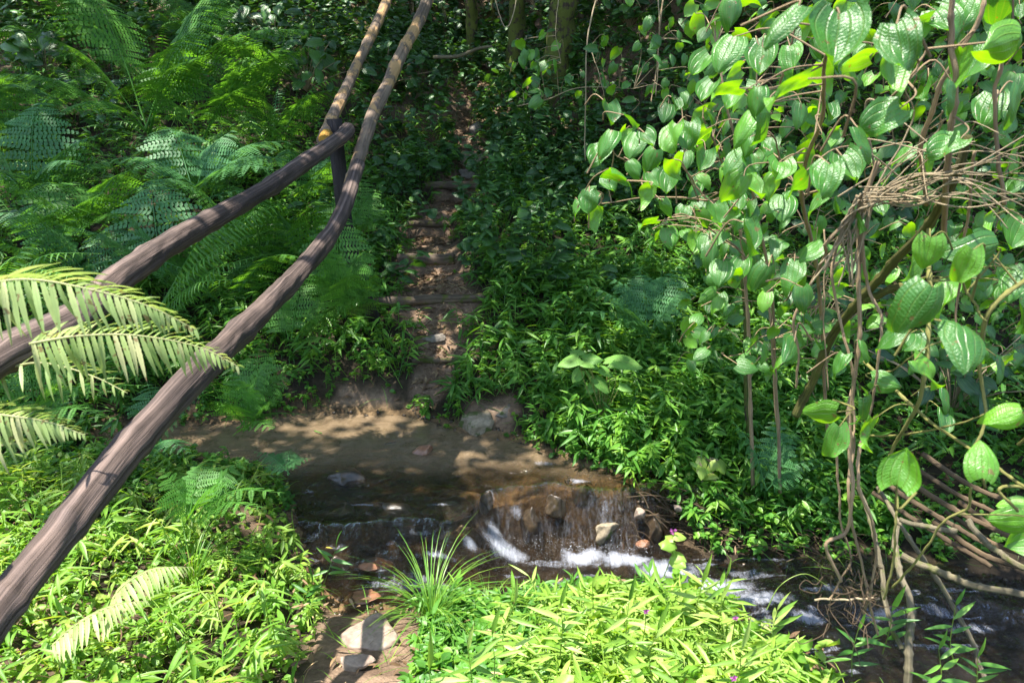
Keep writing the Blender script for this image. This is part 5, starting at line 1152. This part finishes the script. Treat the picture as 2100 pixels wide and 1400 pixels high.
TR = [(965,150,.10,'mossy slender trunk standing at the left of the path top',-.25),(1050,170,.13,'thick mossy trunk right of the path top',.3),(1130,190,.20,'leaning moss-covered stump trunk on the bank right of the path',1.0),
      (1010,60,.07,'thin dark trunk between the two mossy trunks',.1),(760,20,.12,'dark trunk at the top behind the poles',-.6),(430,-40,.16,'dark trunk hidden in the upper left ferns',-1.0),(1560,0,.2,'dark trunk behind the top of the heart-leaved shrub',.6)]
# the crowns: leaf clumps overhead whose gaps let the sun through where the photo is bright
def lit(x, y):
    """how much sun reaches the ground around (x,y): wide gaps over the near bank, few over the slope"""
    nse = fbm(x * 1.1 + 3, y * 1.1, 3, 202)
    near = smooth(3.6, 3.0, y + .15 * np.maximum(-x, 0) + nse * .6)
    bank = smooth(.1, .5, x) * smooth(5.4, 4.6, y + nse) * smooth(2.4, 1.7, x) * .75
    slope = smooth(.0, .5, x) * smooth(2.2, 1.6, x) * smooth(7.6, 6.6, y) * .6
    left = smooth(-.8, -1.4, x) * smooth(3.9, 4.6, y) * .38
    near = near * (1 - .93 * smooth(.65, .95, x) * smooth(2.6, 2.8, y))
    wf = smooth(-.9, -.6, x) * smooth(.75, .55, x) * smooth(4.1, 3.8, y)
    return np.clip(np.max([near, bank, slope, left, wf], axis=0), 0, 1)
crown_leaf = leaf_mat('canopy_leaf', (0.03, 0.09, 0.02), (0.05, 0.15, 0.03), (0.08, 0.2, 0.03), rough=.45, trans=.3, tcol=(1.6, 1.5, .4))
ncl = 2000; cz = rng.uniform(4.6, 8.6, ncl); tx = rng.uniform(-6, 6, ncl); ty = rng.uniform(2.0, 13.5, ncl)
ok = RD(ncl) > lit(tx, ty) * 1.02
# small dapples that stay open
ok &= (fbm(tx * 1.6, ty * 1.6, 3, 55) < .17)
t_ = (cz - .6) / SUN[2]; C0 = np.stack([tx, ty, np.full(ncl, .6)], 1) + SUN * t_[:, None]
ok &= (C0[:, 2] - CAMZ) > .32 * C0[:, 1] + .4
C0 = C0[ok]; own = rng.integers(0, len(TR), len(C0))
tb = []
for k, (px, py, rad, lab, lean) in enumerate(TR):
    p = ghit(px, py); tb.append(p)
tb = np.array(tb); own = np.argmin(np.abs((C0[:, None, 0] - tb[None, :, 0] * 1.8)) + .6 * rng.random((len(C0), len(TR))), axis=1)
for k, (px, py, rad, lab, lean) in enumerate(TR):
    p = tb[k]; root = thing('mossy_tree', p, lab, 'tree', 'trees at the top of the slope')
    top = p + np.array([lean, -.5, 5.5]); pts = spline([p - [0, 0, .2], p + np.array([lean * .12 + .05, 0, 1.2]), p + np.array([lean * .5, -.1, 3.2]), top], 50)
    b = MB(); b.tube(pts, np.linspace(rad, rad * .4, 50), 16, .3, .45); b.build('trunk', M['moss_trunk'], root)
    cc = C0[own == k]
    if len(cc):
        b = MB(); 
        for c in cc[::4]: 
            s0 = pts[int(rng.integers(32, 49))]; b.tube(spline([s0, (s0 + c) / 2 + [0, 0, .4], c], 8), np.linspace(.025, .006, 8), 5, .4, cap=False)
        b.build('limbs', M['moss_trunk'], root)
        n = 34; pos = (cc[:, None] + rng.normal(0, .20, (len(cc), n, 3)) * [1.1, 1.1, .5]).reshape(-1, 3)
        X, Y, Z = frames(rng.normal(size=(len(pos), 3)) * [1, 1, .4], UPV + .45 * rng.normal(size=(len(pos), 3)))
        b = MB(); b.inst(OVAL, pos, X, Y, Z, rng.uniform(.09, .17, len(pos)), RD(len(pos))); b.build('crown', crown_leaf, root)
# roots and dead fern stalks hanging on the earth bank right of the path
b = MB(); rs = np.random.default_rng(8)
for k in range(210):
    px = rs.uniform(1000, 1420); py = rs.uniform(190, 380) if k < 150 else rs.uniform(0, 200); p = ghit(px, py); p = p + [0, -.08, rs.uniform(.0, .25)]
    pts = [p]; 
    for _ in range(4): pts.append(pts[-1] + [rs.normal(0, .03), rs.normal(0, .02), -rs.uniform(.05, .16)])
    b.tube(spline(pts, 10), rs.uniform(.002, .005), 4, rs.random(), cap=False)
tag(b.build('hanging_roots', M['root']), 'fine roots and dead stalks hanging down the dark earth bank', 'roots', kind='stuff')
b = MB()
for k in range(130):
    px = rs.uniform(1280, 1720); py = rs.uniform(980, 1140); p = ghit(px, py) + [0, -.02, .04]
    a = rs.uniform(-.6, 1.2); L = rs.uniform(.08, .3); e = p + [L * math.cos(a), -.06, -L * abs(math.sin(a)) * .6]; b.tube(spline([p, (p + e) / 2 + [0, 0, .03], e], 8), rs.uniform(.0012, .003), 4, rs.random(), cap=False)
tag(b.build('bank_roots', M['root']), 'tangled roots and dead stalks along the dark bank above the stream', 'roots', kind='stuff')
# twiggy debris on the steps
b = MB()
for k in range(90):
    px = rs.normal(900, 50); py = rs.uniform(430, 770); p = ghit(px, py) + [0, 0, .012]; a = rs.uniform(0, 3.14); L = rs.uniform(.04, .14); e = p + [L * math.cos(a), L * math.sin(a), .02]; e[2] = float(hs(e[0], e[1])) + .015
    b.tube([p, (p + e) / 2, e], rs.uniform(.0012, .0028), 4, rs.random(), cap=False)
tag(b.build('twig_debris', M['twig']), 'small twigs scattered over the steps', 'twigs', kind='stuff')

for o in sc.objects:
    if o.parent is not None and o.name.split('.')[0] in ('twigs', 'leaves'): o['kind'] = 'stuff'
